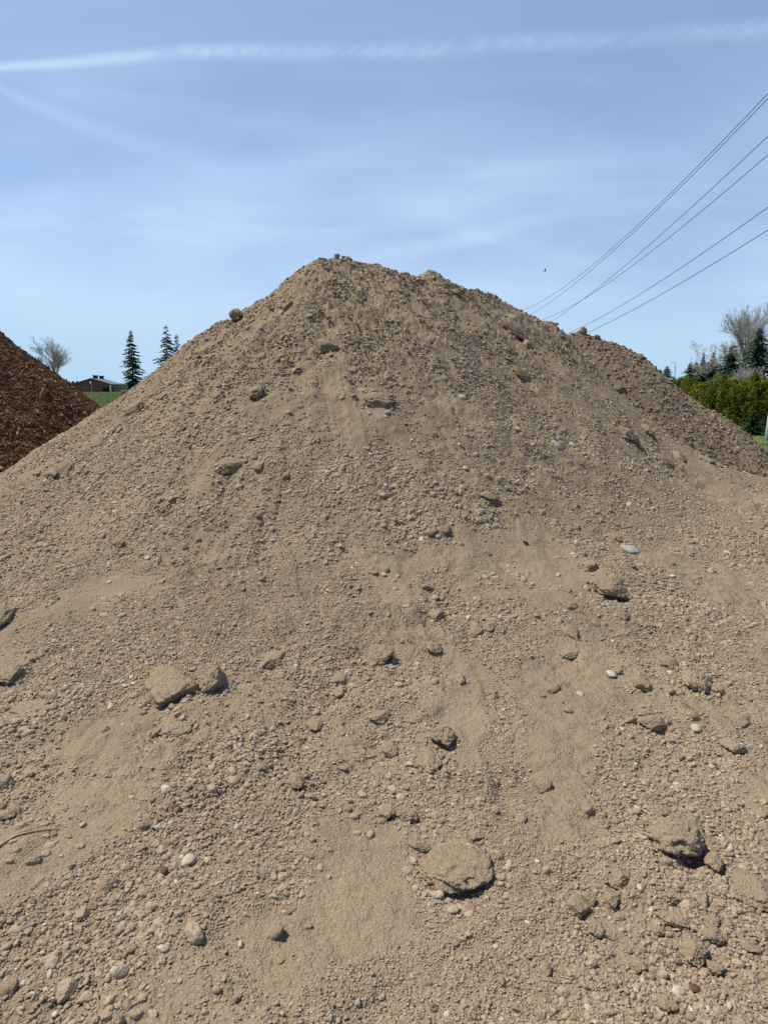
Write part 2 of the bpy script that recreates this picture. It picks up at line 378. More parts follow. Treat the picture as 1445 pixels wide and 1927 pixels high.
# ------------------------------------------------------------------ list of the single lumps of caked soil
# px, py, width, height (photograph pixels), tilt in degrees, protrusion, hollow below, label
CLODS = [
 (445, 582, 21, 22, 10, 1.2, 0, 'small dark clod perched on the left skyline of the soil heap'),
 (612, 654, 46, 28, -18, 1.0, .05, 'dark shaggy lump jutting out below the summit of the heap'),
 (540, 578, 16, 18, 40, 1.0, .03, 'small shadowed lump high on the heap left of the summit'),
 (482, 742, 32, 26, -30, 1.1, .04, 'rounded lump with a black shaded right face on the upper left slope'),
 (255, 766, 44, 18, -22, .8, .04, 'flat lump with dark underside close to the left skyline'),
 (104, 890, 32, 26, -30, .9, .02, 'oval lump touching a larger round lump near the left edge'),
 (128, 887, 38, 30, -20, .9, .02, 'round pale lump beside a smaller oval one near the left skyline'),
 (432, 878, 66, 36, -18, 1.0, .05, 'broad clod with a black crack beneath it on the upper left slope'),
 (490, 878, 28, 22, 0, .9, .02, 'small round clod at the right end of a dark crack'),
 (710, 752, 66, 32, -18, .8, .03, 'smooth dusty mound in the upper middle of the slope'),
 (665, 700, 34, 18, -15, .8, .01, 'small flattened lump above the smooth dusty mound'),
 (660, 688, 30, 10, -12, .7, .01, 'thin crust of soil just above a small flattened lump'),
 (966, 628, 64, 24, 28, 1.5, .24, 'overhanging crust above the black hollow near the right crest'),
 (990, 652, 20, 30, 10, .9, .02, 'upright crumb at the right end of the black hollow'),
 (978, 702, 46, 18, 22, .9, .04, 'dark ledge of soil below the black hollow near the crest'),
 (858, 552, 16, 14, 10, 1.0, .02, 'small dark crumb just under the skyline right of the summit'),
 (813, 640, 18, 20, 10, .8, .01, 'small grey smudged lump high in the middle of the heap'),
 (1180, 822, 52, 26, 25, 1.0, .06, 'cracked clod with a dark gap on the right shoulder of the heap'),
 (1215, 812, 34, 24, 20, .9, .03, 'crumbled block just right of the cracked clod on the right shoulder'),
 (1250, 868, 58, 16, 12, .8, .03, 'long low clod lying below the cracked ones on the right shoulder'),
 (1278, 862, 34, 18, 5, .9, .02, 'rounded end lump of the long low clod on the right shoulder'),
 (1330, 868, 40, 18, 5, .8, .02, 'small low lump farthest down the right shoulder'),
 (920, 932, 40, 16, -12, .8, .04, 'thin ledge with a shadow line right of the middle gravel patch'),
 (838, 998, 30, 18, -10, .9, .02, 'knobbly lump at mid slope beside a pale chip'),
 (812, 1002, 30, 14, -15, .8, .02, 'low lump just left of the knobbly one at mid slope'),
 (4, 1168, 36, 40, 0, 1.1, .03, 'dark round clod cut by the left edge of the picture'),
 (24, 1155, 28, 24, 0, 1.0, .01, 'smaller round clod leaning on the dark one at the left edge'),
 (10, 1052, 26, 18, 0, .9, .01, 'small clod at the left edge above the two dark round ones'),
 (16, 1274, 56, 36, -38, .9, .01, 'slanting oval clod at the left edge above the smooth buried one'),
 (50, 1330, 120, 52, -25, .45, .0, 'long smooth half buried clod near the left edge'),
 (224, 1022, 24, 20, -20, .9, .01, 'rough little lump in the reddish gravel on the left'),
 (322, 1298, 94, 82, -20, .9, .02, 'large rounded clod of caked soil left of a darker one'),
 (406, 1290, 48, 66, 15, 1.1, .02, 'dark upright clod standing right of the large rounded one'),
 (515, 1240, 42, 42, 10, .7, .01, 'half buried clod in the gravel between the dark upright clod and the round boulder'),
 (332, 1366, 66, 38, 10, .45, .0, 'flat crumbly patch of caked soil just below the large rounded clod'),
 (466, 1298, 46, 26, 5, .5, .0, 'low sandy lump right of the dark upright clod'),
 (712, 1239, 56, 46, 10, 1.0, .02, 'round ball of soil in the centre of the slope'),
 (642, 1280, 40, 24, -10, .9, .02, 'lumpy clod on the left below the round ball of soil'),
 (638, 1305, 26, 26, 0, 1.0, .01, 'small square clod under the lumpy one'),
 (713, 1350, 42, 24, 0, .9, .01, 'smooth oval clod straight below the round ball of soil'),
 (594, 1368, 34, 24, -30, .9, .01, 'slanting clod left of the smooth oval one'),
 (832, 1394, 46, 44, 30, 1.15, .02, 'dark cracked round clod lying on a flat crust'),
 (803, 1430, 62, 74, 0, .5, .02, 'flat jagged crust of soil below the dark cracked round clod'),
 (555, 1470, 36, 46, -15, .7, .01, 'oval half buried clod in the lower left middle'),
 (733, 1410, 32, 28, 0, .7, .01, 'small crumbly lump left of the flat jagged crust'),
 (712, 1458, 34, 34, -20, .7, .01, 'ragged lump left below the flat jagged crust'),
 (728, 1530, 34, 34, 0, .8, .02, 'split clod of two halves above the wide dusty patch'),
 (762, 1535, 50, 24, 12, .8, .02, 'jagged flake of crust right of the split clod'),
 (896, 1576, 34, 24, -15, 1.0, .03, 'small dark angular clod at the top right corner of the biggest slab'),
 (858, 1635, 122, 92, 8, .75, .03, 'biggest slab of caked soil low in the middle of the slope'),
 (790, 1592, 60, 20, 10, .9, .03, 'row of crumbs with a dark gap left of the biggest slab'),
 (820, 1162, 30, 26, 10, 1.0, .01, 'round clod with a pale twig at its right side'),
 (888, 1188, 40, 30, 5, .6, .0, 'soft mound of soil left of two knobbly clods'),
 (922, 1180, 30, 24, 20, .95, .02, 'knobbly clod in the cluster right of the soft mound'),
 (813, 1220, 32, 24, -20, .9, .0, 'oval clod right of the round ball of soil'),
 (866, 1282, 22, 30, 0, .9, .0, 'upright oval clod in the middle of the dusty runnels'),
 (1146, 1108, 76, 54, 25, 1.05, .05, 'large crumbly clod with dark underside right of the centre'),
 (1112, 1066, 32, 24, 0, 1.0, .03, 'small clod perched just above the large crumbly one'),
 (1170, 1162, 26, 32, 10, 1.0, .02, 'upright small clod just below the large crumbly one'),
 (1075, 1190, 40, 26, -10, .9, .02, 'lump with a dark knob among gravel right of the centre'),
 (1068, 1232, 38, 18, 0, .8, .02, 'low lump under the one with the dark knob'),
 (1156, 1014, 26, 18, 0, .9, .01, 'small round lump left above the grey slate flake'),
 (1253, 1246, 40, 26, 5, .85, .01, 'oval clod above the pair of round clods on the right'),
 (1296, 1238, 34, 26, 0, .8, .01, 'smaller clod right of the oval one above the pair'),
 (1204, 1289, 48, 40, 15, 1.05, .02, 'left one of the pair of round clods on the right'),
 (1304, 1286, 60, 42, 12, 1.05, .03, 'right one of the pair of round clods, the wider one'),
 (1256, 1302, 22, 26, 0, .9, .0, 'small oval clod between the pair of round clods'),
 (1350, 1302, 26, 26, 0, .9, .0, 'grey rounded clod right of the pair of round clods'),
 (1229, 1364, 56, 28, 5, 1.2, .07, 'tilted clod with a deep black hollow under it'),
 (1212, 1342, 46, 12, -5, .8, .02, 'thin ridge of soil above the clod with the black hollow'),
 (1234, 1400, 30, 14, 5, .9, .01, 'small flat clod right below the black hollow'),
 (1384, 1356, 34, 44, -10, .7, .01, 'tall ragged clod near the right edge'),
 (1378, 1404, 40, 26, 10, .8, .01, 'angular clod below the tall ragged one near the right edge'),
 (1274, 1582, 102, 80, 18, 1.1, .06, 'big boulder of caked soil with a dark notch on its left'),
 (1238, 1526, 40, 18, 0, .9, .02, 'flat clod with dark underside just above the big boulder'),
 (1222, 1548, 26, 14, 25, .9, .01, 'wedge shaped clod at the upper left corner of the big boulder'),
 (1342, 1620, 36, 40, 0, .7, .02, 'crumbly block at the lower right of the big boulder'),
 (1331, 1586, 18, 24, 10, 1.0, .0, 'smooth oval stone touching the right side of the big boulder'),
 (1357, 1588, 18, 18, 30, 1.0, .0, 'smooth round stone just right of the oval one by the big boulder'),
 (1430, 1530, 44, 26, 5, .9, .02, 'slab of soil at the right edge above the big boulder level'),
 (1412, 1672, 78, 62, 5, .6, .01, 'wide smooth buried clod at the right edge'),
 (1155, 1655, 50, 40, 20, .7, .01, 'dusty clod with a blunt spur left below the big boulder'),
 (1152, 1693, 26, 30, 10, .8, .01, 'small lower piece under the dusty clod with the spur'),
 (1086, 1710, 38, 34, 0, 1.0, .02, 'round clod of the twin clods in the lower right'),
 (1108, 1694, 22, 34, -25, 1.0, .01, 'slender clod of the twin clods in the lower right'),
 (1262, 1684, 56, 36, 25, .8, .03, 'plate of soil with a sharp edge below the big boulder'),
 (1272, 1732, 76, 30, 20, .8, .03, 'jagged long plate of soil beneath the sharp edged one'),
 (1236, 1750, 34, 18, 10, .9, .02, 'small dark edged flake left of the jagged long plate'),
 (1318, 1698, 34, 36, 0, .8, .02, 'smooth rounded clod right of the sharp edged plate'),
 (1340, 1738, 28, 28, 10, .8, .01, 'rounded clod right of the jagged long plate'),
 (1306, 1790, 44, 50, 30, .7, .02, 'broken wedge of crust below the jagged long plate'),
 (1344, 1762, 40, 24, 15, .8, .02, 'ragged clod right above the broken wedge of crust'),
 (1120, 1748, 28, 30, 20, 1.0, .01, 'small clod with a curled edge below the twin clods'),
 (1158, 1858, 40, 32, 0, .6, .0, 'flat rounded clod low on the right above the picture edge'),
 (1196, 1818, 30, 26, 0, .8, .01, 'small clod with a shadow left of the broken wedge'),
 (1342, 1822, 30, 22, -10, .9, .01, 'knobby clod below the broken wedge of crust'),
 (1410, 1782, 34, 20, 40, .8, .01, 'narrow slanting clod near the lower right edge'),
 (1348, 1900, 56, 44, 0, .5, .0, 'soft round mound at the bottom right'),
 (1252, 1890, 34, 26, 0, .9, .01, 'oval clod left of the soft round mound at the bottom right'),
 (366, 1763, 28, 46, -38, 1.0, .01, 'smooth oval stone lying slanted in the lower left'),
 (156, 1722, 18, 28, -10, 1.0, .01, 'dark upright oval stone in the lower left'),
 (122, 1866, 30, 34, 0, .8, .01, 'triangular grey stone near the bottom left'),
 (162, 1880, 24, 20, -30, .9, .01, 'flat oval stone right of the triangular one at the bottom left'),
 (240, 1896, 18, 22, -20, 1.0, .01, 'smooth tan oval stone near the bottom left'),
 (203, 1914, 20, 22, 10, 1.0, .01, 'blocky grey stone at the bottom edge on the left'),
 (266, 1770, 22, 20, -30, 1.0, .0, 'smooth grey oval stone amid pebbles in the lower left'),
 (300, 1738, 18, 18, 0, 1.0, .0, 'round grey stone above the smooth grey oval one'),
 (26, 1530, 26, 20, 0, 1.1, .02, 'rounded clod by the left edge above the straw stalk'),
 (14, 1536, 30, 18, -30, 1.0, .02, 'slanted clod at the left edge above the straw stalk'),
 (8, 1482, 24, 34, 0, 1.0, .03, 'dark shadowed clod at the left edge below mid height'),
 (373, 1818, 16, 22, -20, .9, .0, 'oval stone below the smooth slanted one in the lower left'),
 (560, 1600, 22, 24, 0, .5, .0, 'flat round stone sunk in dust left of the wide dusty patch'),
 (558, 1534, 14, 26, 10, .9, .0, 'narrow pale oval stone in the lower left middle'),
]
# pale and odd stones: px, py, w, h, material, label
PALE = [
 (354, 1621, 24, 22, 'w', 'large white pebble in the lower left'), (769, 1441, 15, 14, 'w', 'white pebble left of the flat jagged crust'),
 (754, 1504, 19, 18, 't', 'cream angular stone above the split clod'), (1149, 1270, 16, 14, 'w', 'white angular chip left of the pair of round clods'),
 (869, 748, 20, 10, 't', 'long buff flake high on the slope'), (1076, 837, 15, 8, 'w', 'flat white chip on the upper right slope'),
 (1049, 839, 26, 12, 'g', 'flat grey flake just left of a flat white chip'), (912, 855, 13, 9, 'w', 'pale chip upper right of the middle gravel patch'),
 (875, 881, 11, 7, 'w', 'small white chip below another pale chip on the upper slope'), (640, 1027, 9, 7, 'w', 'tiny white pebble with dark speck at mid slope'),
 (1185, 1035, 26, 19, 'g', 'angular grey slate flake on the right slope'), (1078, 1043, 17, 10, 't', 'cream oval chip left of the grey slate flake'),
 (1181, 953, 9, 19, 't', 'upright buff flake on the right slope'), (209, 1331, 13, 15, 'w', 'whitish stone above the crumbly patch on the left'),
 (232, 1364, 7, 6, 'w', 'tiny white pebble left of the crumbly patch'), (466, 1350, 9, 12, 'w', 'white upright chip below the dark upright clod'),
 (825, 1685, 19, 15, 't', 'cream stone under the biggest slab'), (232, 1744, 11, 18, 'w', 'white angular chip in the lower left'),
 (453, 1778, 9, 14, 'w', 'small white oval pebble in the lower left middle'), (1276, 1868, 19, 20, 'w', 'whitish stone in the lower right'),
 (1123, 1881, 15, 13, 'w', 'cream round pebble at the bottom right of the centre'), (1108, 1900, 13, 15, 't', 'yellowish chip just under a cream round pebble'),
 (956, 1628, 14, 18, 't', 'cream pebble right of the biggest slab'), (313, 1486, 17, 15, 'w', 'pale round stone above the brown leaf scrap'),
 (723, 1082, 8, 9, 'w', 'white pebble at the centre of the slope'), (663, 1069, 9, 6, 'w', 'small white triangular chip left of a white pebble'),
 (674, 1889, 8, 17, 'g', 'slim grey sliver in the bottom gravel'), (841, 1910, 11, 13, 'w', 'round white pebble in the bottom gravel'),
 (1308, 1371, 19, 14, 't', 'angular buff stone right of the black hollow'), (1368, 1042, 14, 8, 'w', 'flat white chip near the right edge'),
 (1091, 1308, 18, 14, 't', 'buff wedge stone left of the pair of round clods'), (1260, 1268, 9, 12, 'w', 'pale chip leaning on the wider round clod'),
 (1327, 1489, 10, 10, 't', 'cream oval pebble above the big boulder'), (1196, 1522, 12, 12, 'w', 'pale round pebble upper left of the big boulder'),
 (1050, 1082, 9, 7, 'w', 'small white chip left of the large crumbly clod'), (830, 1188, 12, 9, 'w', 'white chip below the clod with the pale twig'),
 (786, 1252, 9, 13, 'w', 'white chip right of the round ball of soil'), (558, 1253, 10, 6, 'w', 'white elongated chip in the gravel left of the centre'),
 (99, 1868, 14, 13, 't', 'pinkish round stone beside the triangular grey one'), (95, 1838, 12, 18, 't', 'pale oval stone above the triangular grey one'),
 (216, 1829, 13, 15, 't', 'buff oval pebble low in the left'), (157, 1552, 8, 9, 't', 'small cream pebble right of the straw stalk tip'),
 (323, 1549, 15, 12, 'w', 'pale wedge stone just below the brown leaf scrap'), (357, 1592, 9, 12, 't', 'cream cube shaped pebble above the large white pebble'),
 (188, 1292, 8, 6, 'w', 'white chip in the gravel left of the large rounded clod'), (236, 1290, 12, 6, 't', 'long cream chip just left of the large rounded clod'),
 (99, 1186, 6, 6, 'w', 'tiny white pebble right of the dark round clods'), (104, 1910, 9, 9, 'w', 'whitish stone cut by the bottom left edge'),
 (1400, 1628, 11, 9, 'w', 'white chip near the right edge beside the wide smooth clod'), (1010, 1640, 6, 5, 'w', 'tiny white pebble in the fine grit right of the biggest slab'),
 (278, 1050, 11, 7, 'w', 'white chip on the reddish left slope'), (207, 1095, 11, 6, 'w', 'flat white chip below the one on the reddish left slope'),
 (545, 925, 12, 7, 't', 'buff flake upper left of the centre'), (615, 890, 8, 9, 'w', 'white chip in the middle gravel patch'),
 (744, 884, 14, 8, 't', 'pinkish flake at the top of the middle gravel patch'), (720, 932, 18, 9, 't', 'flat buff stone below the middle gravel patch'),
]
cp = np.array([(c[0], c[1]) for c in CLODS], float)
cxw, cyw, czw = hit(cp[:, 0], cp[:, 1])
for i, c in enumerate(CLODS):
    if np.isfinite(cxw[i]):
        wid = c[2] / F_PX * math.hypot(cyw[i], czw[i] - 1.6); DENTS.append((cxw[i] + .1 * wid, cyw[i] + .25 * wid, wid * .62, -min(wid, c[3] / c[2] * wid) * .07))
    if c[6] > 0 and np.isfinite(cxw[i]):
        # the hollow lies downhill of the lump
        dist = math.hypot(cyw[i], czw[i] - 1.6); wid = c[2] / F_PX * dist
        n = normal(cxw[i:i + 1], cyw[i:i + 1])[0]; g = n[:2] / (np.linalg.norm(n[:2]) + 1e-6)
        g = g if np.linalg.norm(n[:2]) > .1 else np.array((.2, -1.))
        DENTS.append((cxw[i] + g[0] * wid * .35, cyw[i] + g[1] * wid * .35, wid * .28, min(c[6] * .7, wid * .22)))

# ------------------------------------------------------------------ the soil heap
def polar_mesh():
    c0 = np.array((0., -.9))
    th = np.concatenate([np.linspace(-180, -45, 60)[:-1], np.linspace(-45, -34, 80)[:-1], np.linspace(-34, 34, 980), np.linspace(34, 45, 80)[1:], np.linspace(45, 180, 60)[1:-1]])
    th = np.radians(th)
    r = np.concatenate([np.linspace(.25, 1.55, 30)[:-1], np.geomspace(1.55, 13.2, 900), np.linspace(13.2, 20, 50)[1:]])
    T, Rr = np.meshgrid(th, r)
    x = c0[0] + Rr * np.sin(T); y = c0[1] + Rr * np.cos(T)
    z = h1(x, y)
    nr, nt = x.shape
    idx = np.arange(nr * nt).reshape(nr, nt)
    i2 = np.concatenate([idx, idx[:, :1]], 1)
    f = np.stack([i2[:-1, :-1], i2[:-1, 1:], i2[1:, 1:], i2[1:, :-1]], -1).reshape(-1, 4)[:, ::-1]
    v = np.stack([x, y, z], -1).reshape(-1, 3)
    keep = (v[f][:, :, 2] > -.045).any(1)
    f = f[keep]; used = np.zeros(len(v), bool); used[f.ravel()] = True
    re = np.cumsum(used) - 1
    # middle disc under the camera
    return v[used], re[f]
v, f = polar_mesh()
heap = mesh_obj('soil_heap', v, f, M_dirt)
tag(heap, 'large dusty tan heap of soil and gravel filling the middle', 'soil heap')
del v, f
def grid_mesh(name, x0, x1, y0, y1, step, H, mat):
    xs = np.arange(x0, x1, step); ys = np.arange(y0, y1, step); Xg, Yg = np.meshgrid(xs, ys); Zg = H(Xg, Yg)
    idx = np.arange(Xg.size).reshape(Xg.shape)
    f = np.stack([idx[:-1, :-1], idx[:-1, 1:], idx[1:, 1:], idx[1:, :-1]], -1).reshape(-1, 4)
    v = np.stack([Xg, Yg, Zg], -1).reshape(-1, 3); f = f[(v[f][:, :, 2] > -.1).any(1)]
    used = np.zeros(len(v), bool); used[f.ravel()] = True; re = np.cumsum(used) - 1
    return mesh_obj(name, v[used], re[f], mat)
d_heap = grid_mesh('soil_heap', .5, 12., 9.5, 18.5, .024, h2, M_dark)
tag(d_heap, 'darker brown moist soil heap behind the right shoulder of the dusty one', 'soil heap')
M_mulch = flat_mat('bark mulch bed', (.075, .034, .018), (.032, .014, .008), 9, .95, .03)
m_heap = grid_mesh('mulch_heap', -12.5, -2.2, 6.4, 16.4, .035, h3, M_mulch)
tag(m_heap, 'reddish brown shredded bark mulch heap at the left edge', 'mulch heap')

# ------------------------------------------------------------------ lumps and stones
def ico(sub):
    import bmesh
    bm = bmesh.new(); bmesh.ops.create_icosphere(bm, subdivisions=sub, radius=1)
    v = np.array([p.co[:] for p in bm.verts]); f = np.array([[q.index for q in fc.verts] for fc in bm.faces]); bm.free(); return v, f
ICO = {k: ico(k) for k in (2, 3, 4, 5)}
def n3(p, f, seed):
    return (perlin(p[:, 0] * f + 1.7 * p[:, 2] * f * .6, p[:, 1] * f - .8 * p[:, 2] * f, seed) + perlin(p[:, 1] * f + 5, p[:, 2] * f + .5 * p[:, 0] * f, seed + 1) + perlin(p[:, 2] * f + 9, p[:, 0] * f, seed + 2)) / 1.7
def rock(sub, seed, cuts=7, low=.28, high=.05, cutlo=.62):
    v, f = ICO[sub]; v = v.copy(); r = np.random.default_rng(seed)
    rad = 1 + low * n3(v, 1.1, seed) + low * .5 * n3(v, 2.3, seed + 5)
    for k in range(cuts):
        n = r.normal(size=3); n /= np.linalg.norm(n); d = r.uniform(cutlo, .98)
        c = v @ n; lim = d / np.maximum(c, 1e-3); rad = np.where(c > .05, np.minimum(rad, lim * 1.0), rad)
    p = v * rad[:, None]
    if high:
        if high > .05:
            pw = v + .25 * np.stack([n3(v, 3, seed + 31), n3(v, 3, seed + 35), n3(v, 3, seed + 39)], 1)
            p = p * (1 - .16 * np.exp(-(np.abs(n3(pw, 1.9, seed + 41)) / .07)) - .07 * np.exp(-(np.abs(n3(pw, 4.2, seed + 45)) / .09)))[:, None]
        rad2 = 1 + high * n3(v, 5, seed + 9) + high * .8 * n3(v, 10, seed + 13) + high * .6 * n3(v, 20, seed + 17) + high * .35 * n3(v, 38, seed + 19)
        p = p * rad2[:, None]
    return p, f
def frame(n, ang, tilt=0.):
    """basis whose z is the surface normal, x turned by ang within the surface"""
    n = Vector(n); x = Vector((1, 0, 0)); x = (x - n * x.dot(n)).normalized(); y = n.cross(x)
    m = Matrix((x, y, n)).transposed() @ Matrix.Rotation(ang, 3, 'Z') @ Matrix.Rotation(tilt, 3, 'X')
    return m
def place(name, px, py, wpx, hpx, ang, prot, mat, seed, sub, label, cat, group=None, cuts=7, low=.28, high=.05, loc=None, cutlo=.62):
    if loc is None:
        x, y, z = hit([px], [py]); x, y, z = float(x[0]), float(y[0]), float(z[0])
    else: x, y, z = loc
    if not math.isfinite(x): print('MISSED', label); return None
    dist = math.sqrt(x * x + y * y + (z - 1.6) ** 2); s = dist / F_PX / 2
    n = normal(np.array([x]), np.array([y]))[0]
    nn = Vector(n); view = Vector((-x, -y, 1.6 - z)).normalized()
    cosv = max(.3, nn.dot(view)); sinv = math.sqrt(1 - cosv * cosv)
    a = wpx * s; hh = hpx * s
    c = hh * .74 * min(1.15, max(.45, prot)); bb = math.sqrt(max(hh * hh - (c * sinv) ** 2, (.35 * hh) ** 2)) / cosv
    bb = min(bb, a * 1.6)
    if wpx > 70 and name == 'clod': c *= .72
    p, f = rock(sub, seed, cuts, low, high, cutlo)
    p = p / np.abs(p).max(0) * np.array((a, bb, c))
    M = frame(nn, R(-ang))
    o = mesh_obj(name, p, f, mat)
    ce = Vector((x, y, z)) + nn * c * (.46 * prot - .20) + (Vector((0, 0, 0)))
    o.matrix_world = Matrix.Translation(ce) @ M.to_4x4()
    tag(o, label, cat, group)
    return o
for i, c in enumerate(CLODS):
    px, py, wp, hp, ang, prot, hol, lab = c
    stone = 'stone' in lab and 'above' not in lab.split('stone')[0]
    sub = 5 if max(wp, hp) > 45 else 4
    if stone:
        place('stone', px, py, wp, hp, ang, prot, M_peb, 900 + i, 4, lab, 'stone', cuts=8, low=.20, high=.045, cutlo=.66)
    else:
        loc = (float(cxw[i]), float(cyw[i]), float(czw[i])) if np.isfinite(cxw[i]) else None
        if loc is None:
            for dp in range(4, 40, 3):
                x, y, z = hit([px], [py + dp])
                if np.isfinite(x[0]): loc = (float(x[0]), float(y[0]), float(z[0] + (dp - 13) / F_PX * y[0])); break
        if loc: place('clod', px, py, wp * 1.04, hp * 1.04, ang, prot, M_clod, 300 + i, sub, lab, 'clod', loc=loc, cuts=12, low=.46, high=.095, cutlo=.52)
        else: print('no place for', lab)
for i, (px, py, wp, hp, k, lab) in enumerate(PALE):
    place('pale_stone' if k != 'g' else 'stone_flake', px, py, wp, hp, rng.uniform(-40, 40), 1.0, {'w': M_white, 't': M_tan, 'g': M_grey}[k], 1200 + i, 3, lab,
          'stone', cuts=9, low=.15, high=.01, cutlo=.6)

# loose stones, each its own object (the largest ones in view); blobs: px, py, spread x, spread y, count, size px
BLOBS = [
 (290, 1600, 40, 60, 16, 17), (270, 1700, 30, 45, 16, 17), (300, 1780, 35, 50, 14, 18), (350, 1500, 60, 40, 14, 14), (440, 1440, 50, 60, 12, 13),
 (90, 1530, 70, 50, 10, 13), (60, 1620, 60, 50, 9, 13), (110, 1650, 50, 30, 7, 15), (540, 1660, 45, 45, 16, 15), (600, 1620, 30, 40, 9, 14),
 (250, 1885, 50, 30, 12, 18), (60, 1800, 50, 60, 9, 15), (370, 1650, 40, 40, 10, 14), (640, 1520, 60, 60, 9, 14), (690, 1570, 30, 20, 5, 14),
 (840, 1540, 70, 25, 12, 14), (790, 1300, 40, 30, 9, 12), (760, 1260, 30, 30, 8, 11), (920, 1460, 50, 50, 6, 12), (880, 1780, 30, 60, 8, 14),
 (1090, 1820, 40, 60, 10, 14), (1200, 1440, 60, 50, 10, 13), (1330, 1430, 60, 60, 14, 14), (1400, 1460, 40, 60, 10, 15), (1290, 1330, 60, 30, 8, 13),
 (1370, 1250, 50, 40, 8, 12), (1170, 1590, 40, 60, 9, 13), (1380, 1570, 40, 30, 7, 14), (950, 1210, 60, 40, 8, 12), (1220, 1560, 50, 30, 5, 13),
 (1380, 1870, 50, 40, 7, 15), (1230, 1850, 50, 40, 6, 14), (820, 1680, 15, 30, 6, 14),
]
protos = {}
for i in range(9):
    p, f = rock(3, 500 + i, 9, .24, .03, .58); p = p / np.abs(p).max(0)
    me = mesh_obj('stone', p, f, M_peb, link=False).data; protos[i] = me
def zone(px, py):
    v_ = 'lower' if py > 1560 else 'middle'
    h_ = 'left' if px < 480 else ('centre' if px < 1000 else 'right')
    return v_, h_
n_st = 0
for (bx, by, sx, sy, cnt, sz) in BLOBS:
    pxs = rng.normal(bx, sx * .6, cnt); pys = rng.normal(by, sy * .6, cnt)
    X_, Y_, Z_ = hit(pxs, pys)
    for k in range(cnt):
        if not math.isfinite(X_[k]) or n_st >= 215 or not (0 < pxs[k] < 1440 and pys[k] < 1920): continue
        d = math.sqrt(X_[k] ** 2 + Y_[k] ** 2 + (Z_[k] - 1.6) ** 2); a = min(sz, 15) * rng.lognormal(-.08, .25) * d / F_PX / 2
        z = float(h1(np.array([X_[k]]), np.array([Y_[k]]))[0]); n = normal(X_[k:k + 1], Y_[k:k + 1])[0]
        o = bpy.data.objects.new('stone', protos[int(rng.integers(9))]); col.objects.link(o)
        M = frame(n, rng.uniform(0, 6.28), rng.normal(0, .15)) @ Matrix.Diagonal((a * rng.uniform(.95, 1.3), a * rng.uniform(.8, 1), a * rng.uniform(.55, .8)))
        o.matrix_world = Matrix.Translation(Vector((X_[k], Y_[k], z + a * rng.uniform(-.15, .2)))) @ M.to_4x4()
        v_, h_ = zone(pxs[k], pys[k])
        lab = {('lower', 'left'): 'rounded dusty stone lying loose on the lower left of the heap', ('lower', 'centre'): 'rounded dusty stone lying loose low in the middle of the heap',
               ('lower', 'right'): 'rounded dusty stone lying loose on the lower right of the heap', ('middle', 'left'): 'dusty stone among gravel halfway up the left of the heap',
               ('middle', 'centre'): 'dusty stone lying halfway up the centre of the heap', ('middle', 'right'): 'dusty stone among gravel halfway up the right of the heap'}[(v_, h_)]
        tag(o, lab, 'stone', 'loose stones on the %s %s slope' % (v_, h_)); n_st += 1
print('stones', n_st)

# ------------------------------------------------------------------ gravel: points that carry pebbles
GSPOTS = [  # px, py, radius x, radius y, turn, weight   (+ pebbly, - dusty)
 (250, 1000, 330, 110, -15, .8), (480, 1120, 260, 130, -10, 1.0), (180, 1240, 230, 70, -10, .9), (760, 930, 170, 75, 10, .9), (520, 850, 110, 40, -30, .8),
 (420, 1400, 120, 130, -30, .8), (260, 1640, 80, 200, 10, .45), (600, 1240, 110, 100, 0, .8), (1010, 850, 80, 60, 0, .6), (840, 1500, 110, 60, 0, .6),
 (980, 1800, 150, 220, 0, .9), (760, 1900, 240, 70, 0, .9), (940, 1620, 70, 160, -5, .8), (960, 1180, 130, 70, 0, .7), (1330, 1230, 140, 100, 20, .7),
 (1380, 1430, 110, 110, 0, .9), (1180, 1430, 90, 120, 0, .4), (560, 1500, 60, 60, 0, .3), (800, 1270, 60, 60, 0, .5), (560, 1640, 70, 60, 0, .3), (1000, 960, 120, 60, 0, .3),
 (60, 1480, 150, 90, -10, .6), (260, 850, 190, 70, -32, .8), (120, 960, 160, 60, -28, .6), (420, 700, 140, 60, -38, .7), (1180, 880, 160, 70, 30, .5),
 (170, 1120, 190, 40, -15, -.9), (360, 900, 150, 45, -25, -.5), (1060, 1420, 80, 170, -12, -.9), (660, 1680, 130, 130, 20, -1.0), (880, 1330, 60, 120, 0, -.8), (500, 1800, 70, 110, 0, -.7),
 (100, 1600, 160, 40, 0, -.5), (1160, 1750, 60, 130, 0, -.6), (780, 1060, 130, 45, -15, -.5), (1330, 1080, 110, 50, 30, -.5), (700, 790, 130, 50, 10, -.5), (200, 1400, 150, 50, 0, -.5),
 (1080, 760, 180, 30, 35, -.3), (600, 700, 60, 40, 0, -.4), (1300, 780, 200, 22, 38, -1.0), (230, 1550, 120, 40, 0, -.4), (930, 1500, 20, 60, 0, -.4), (1040, 1050, 40, 110, -10, -.4),
]
def gravelly(x, y, z):
    px, py = to_pix(x, y, z); g = .46 + .8 * fbm(x, y, 1.1, 2, seed=121) + .5 * fbm(x, y, 4.0, 2, seed=127)
    for (a, b_, rx, ry, tn, wt) in GSPOTS:
        c_, s_ = math.cos(R(tn)), math.sin(R(tn)); u = ((px - a) * c_ + (py - b_) * s_) / rx; v_ = (-(px - a) * s_ + (py - b_) * c_) / ry
        g = g + wt * (1.0 if wt > 0 else 1.7) * np.exp(-(u * u + v_ * v_) * 1.2) * .75
    tg = tongue(x, y); g = g - .34 * sstep(.12, .17, tg) + .30 * sstep(.08, .13, -tg)
    return np.clip(g, 0, 1.4)
FINE = [(960, 1600, 110, 240), (640, 1800, 220, 120), (860, 1850, 220, 110), (480, 1080, 200, 110), (720, 1180, 120, 60)]
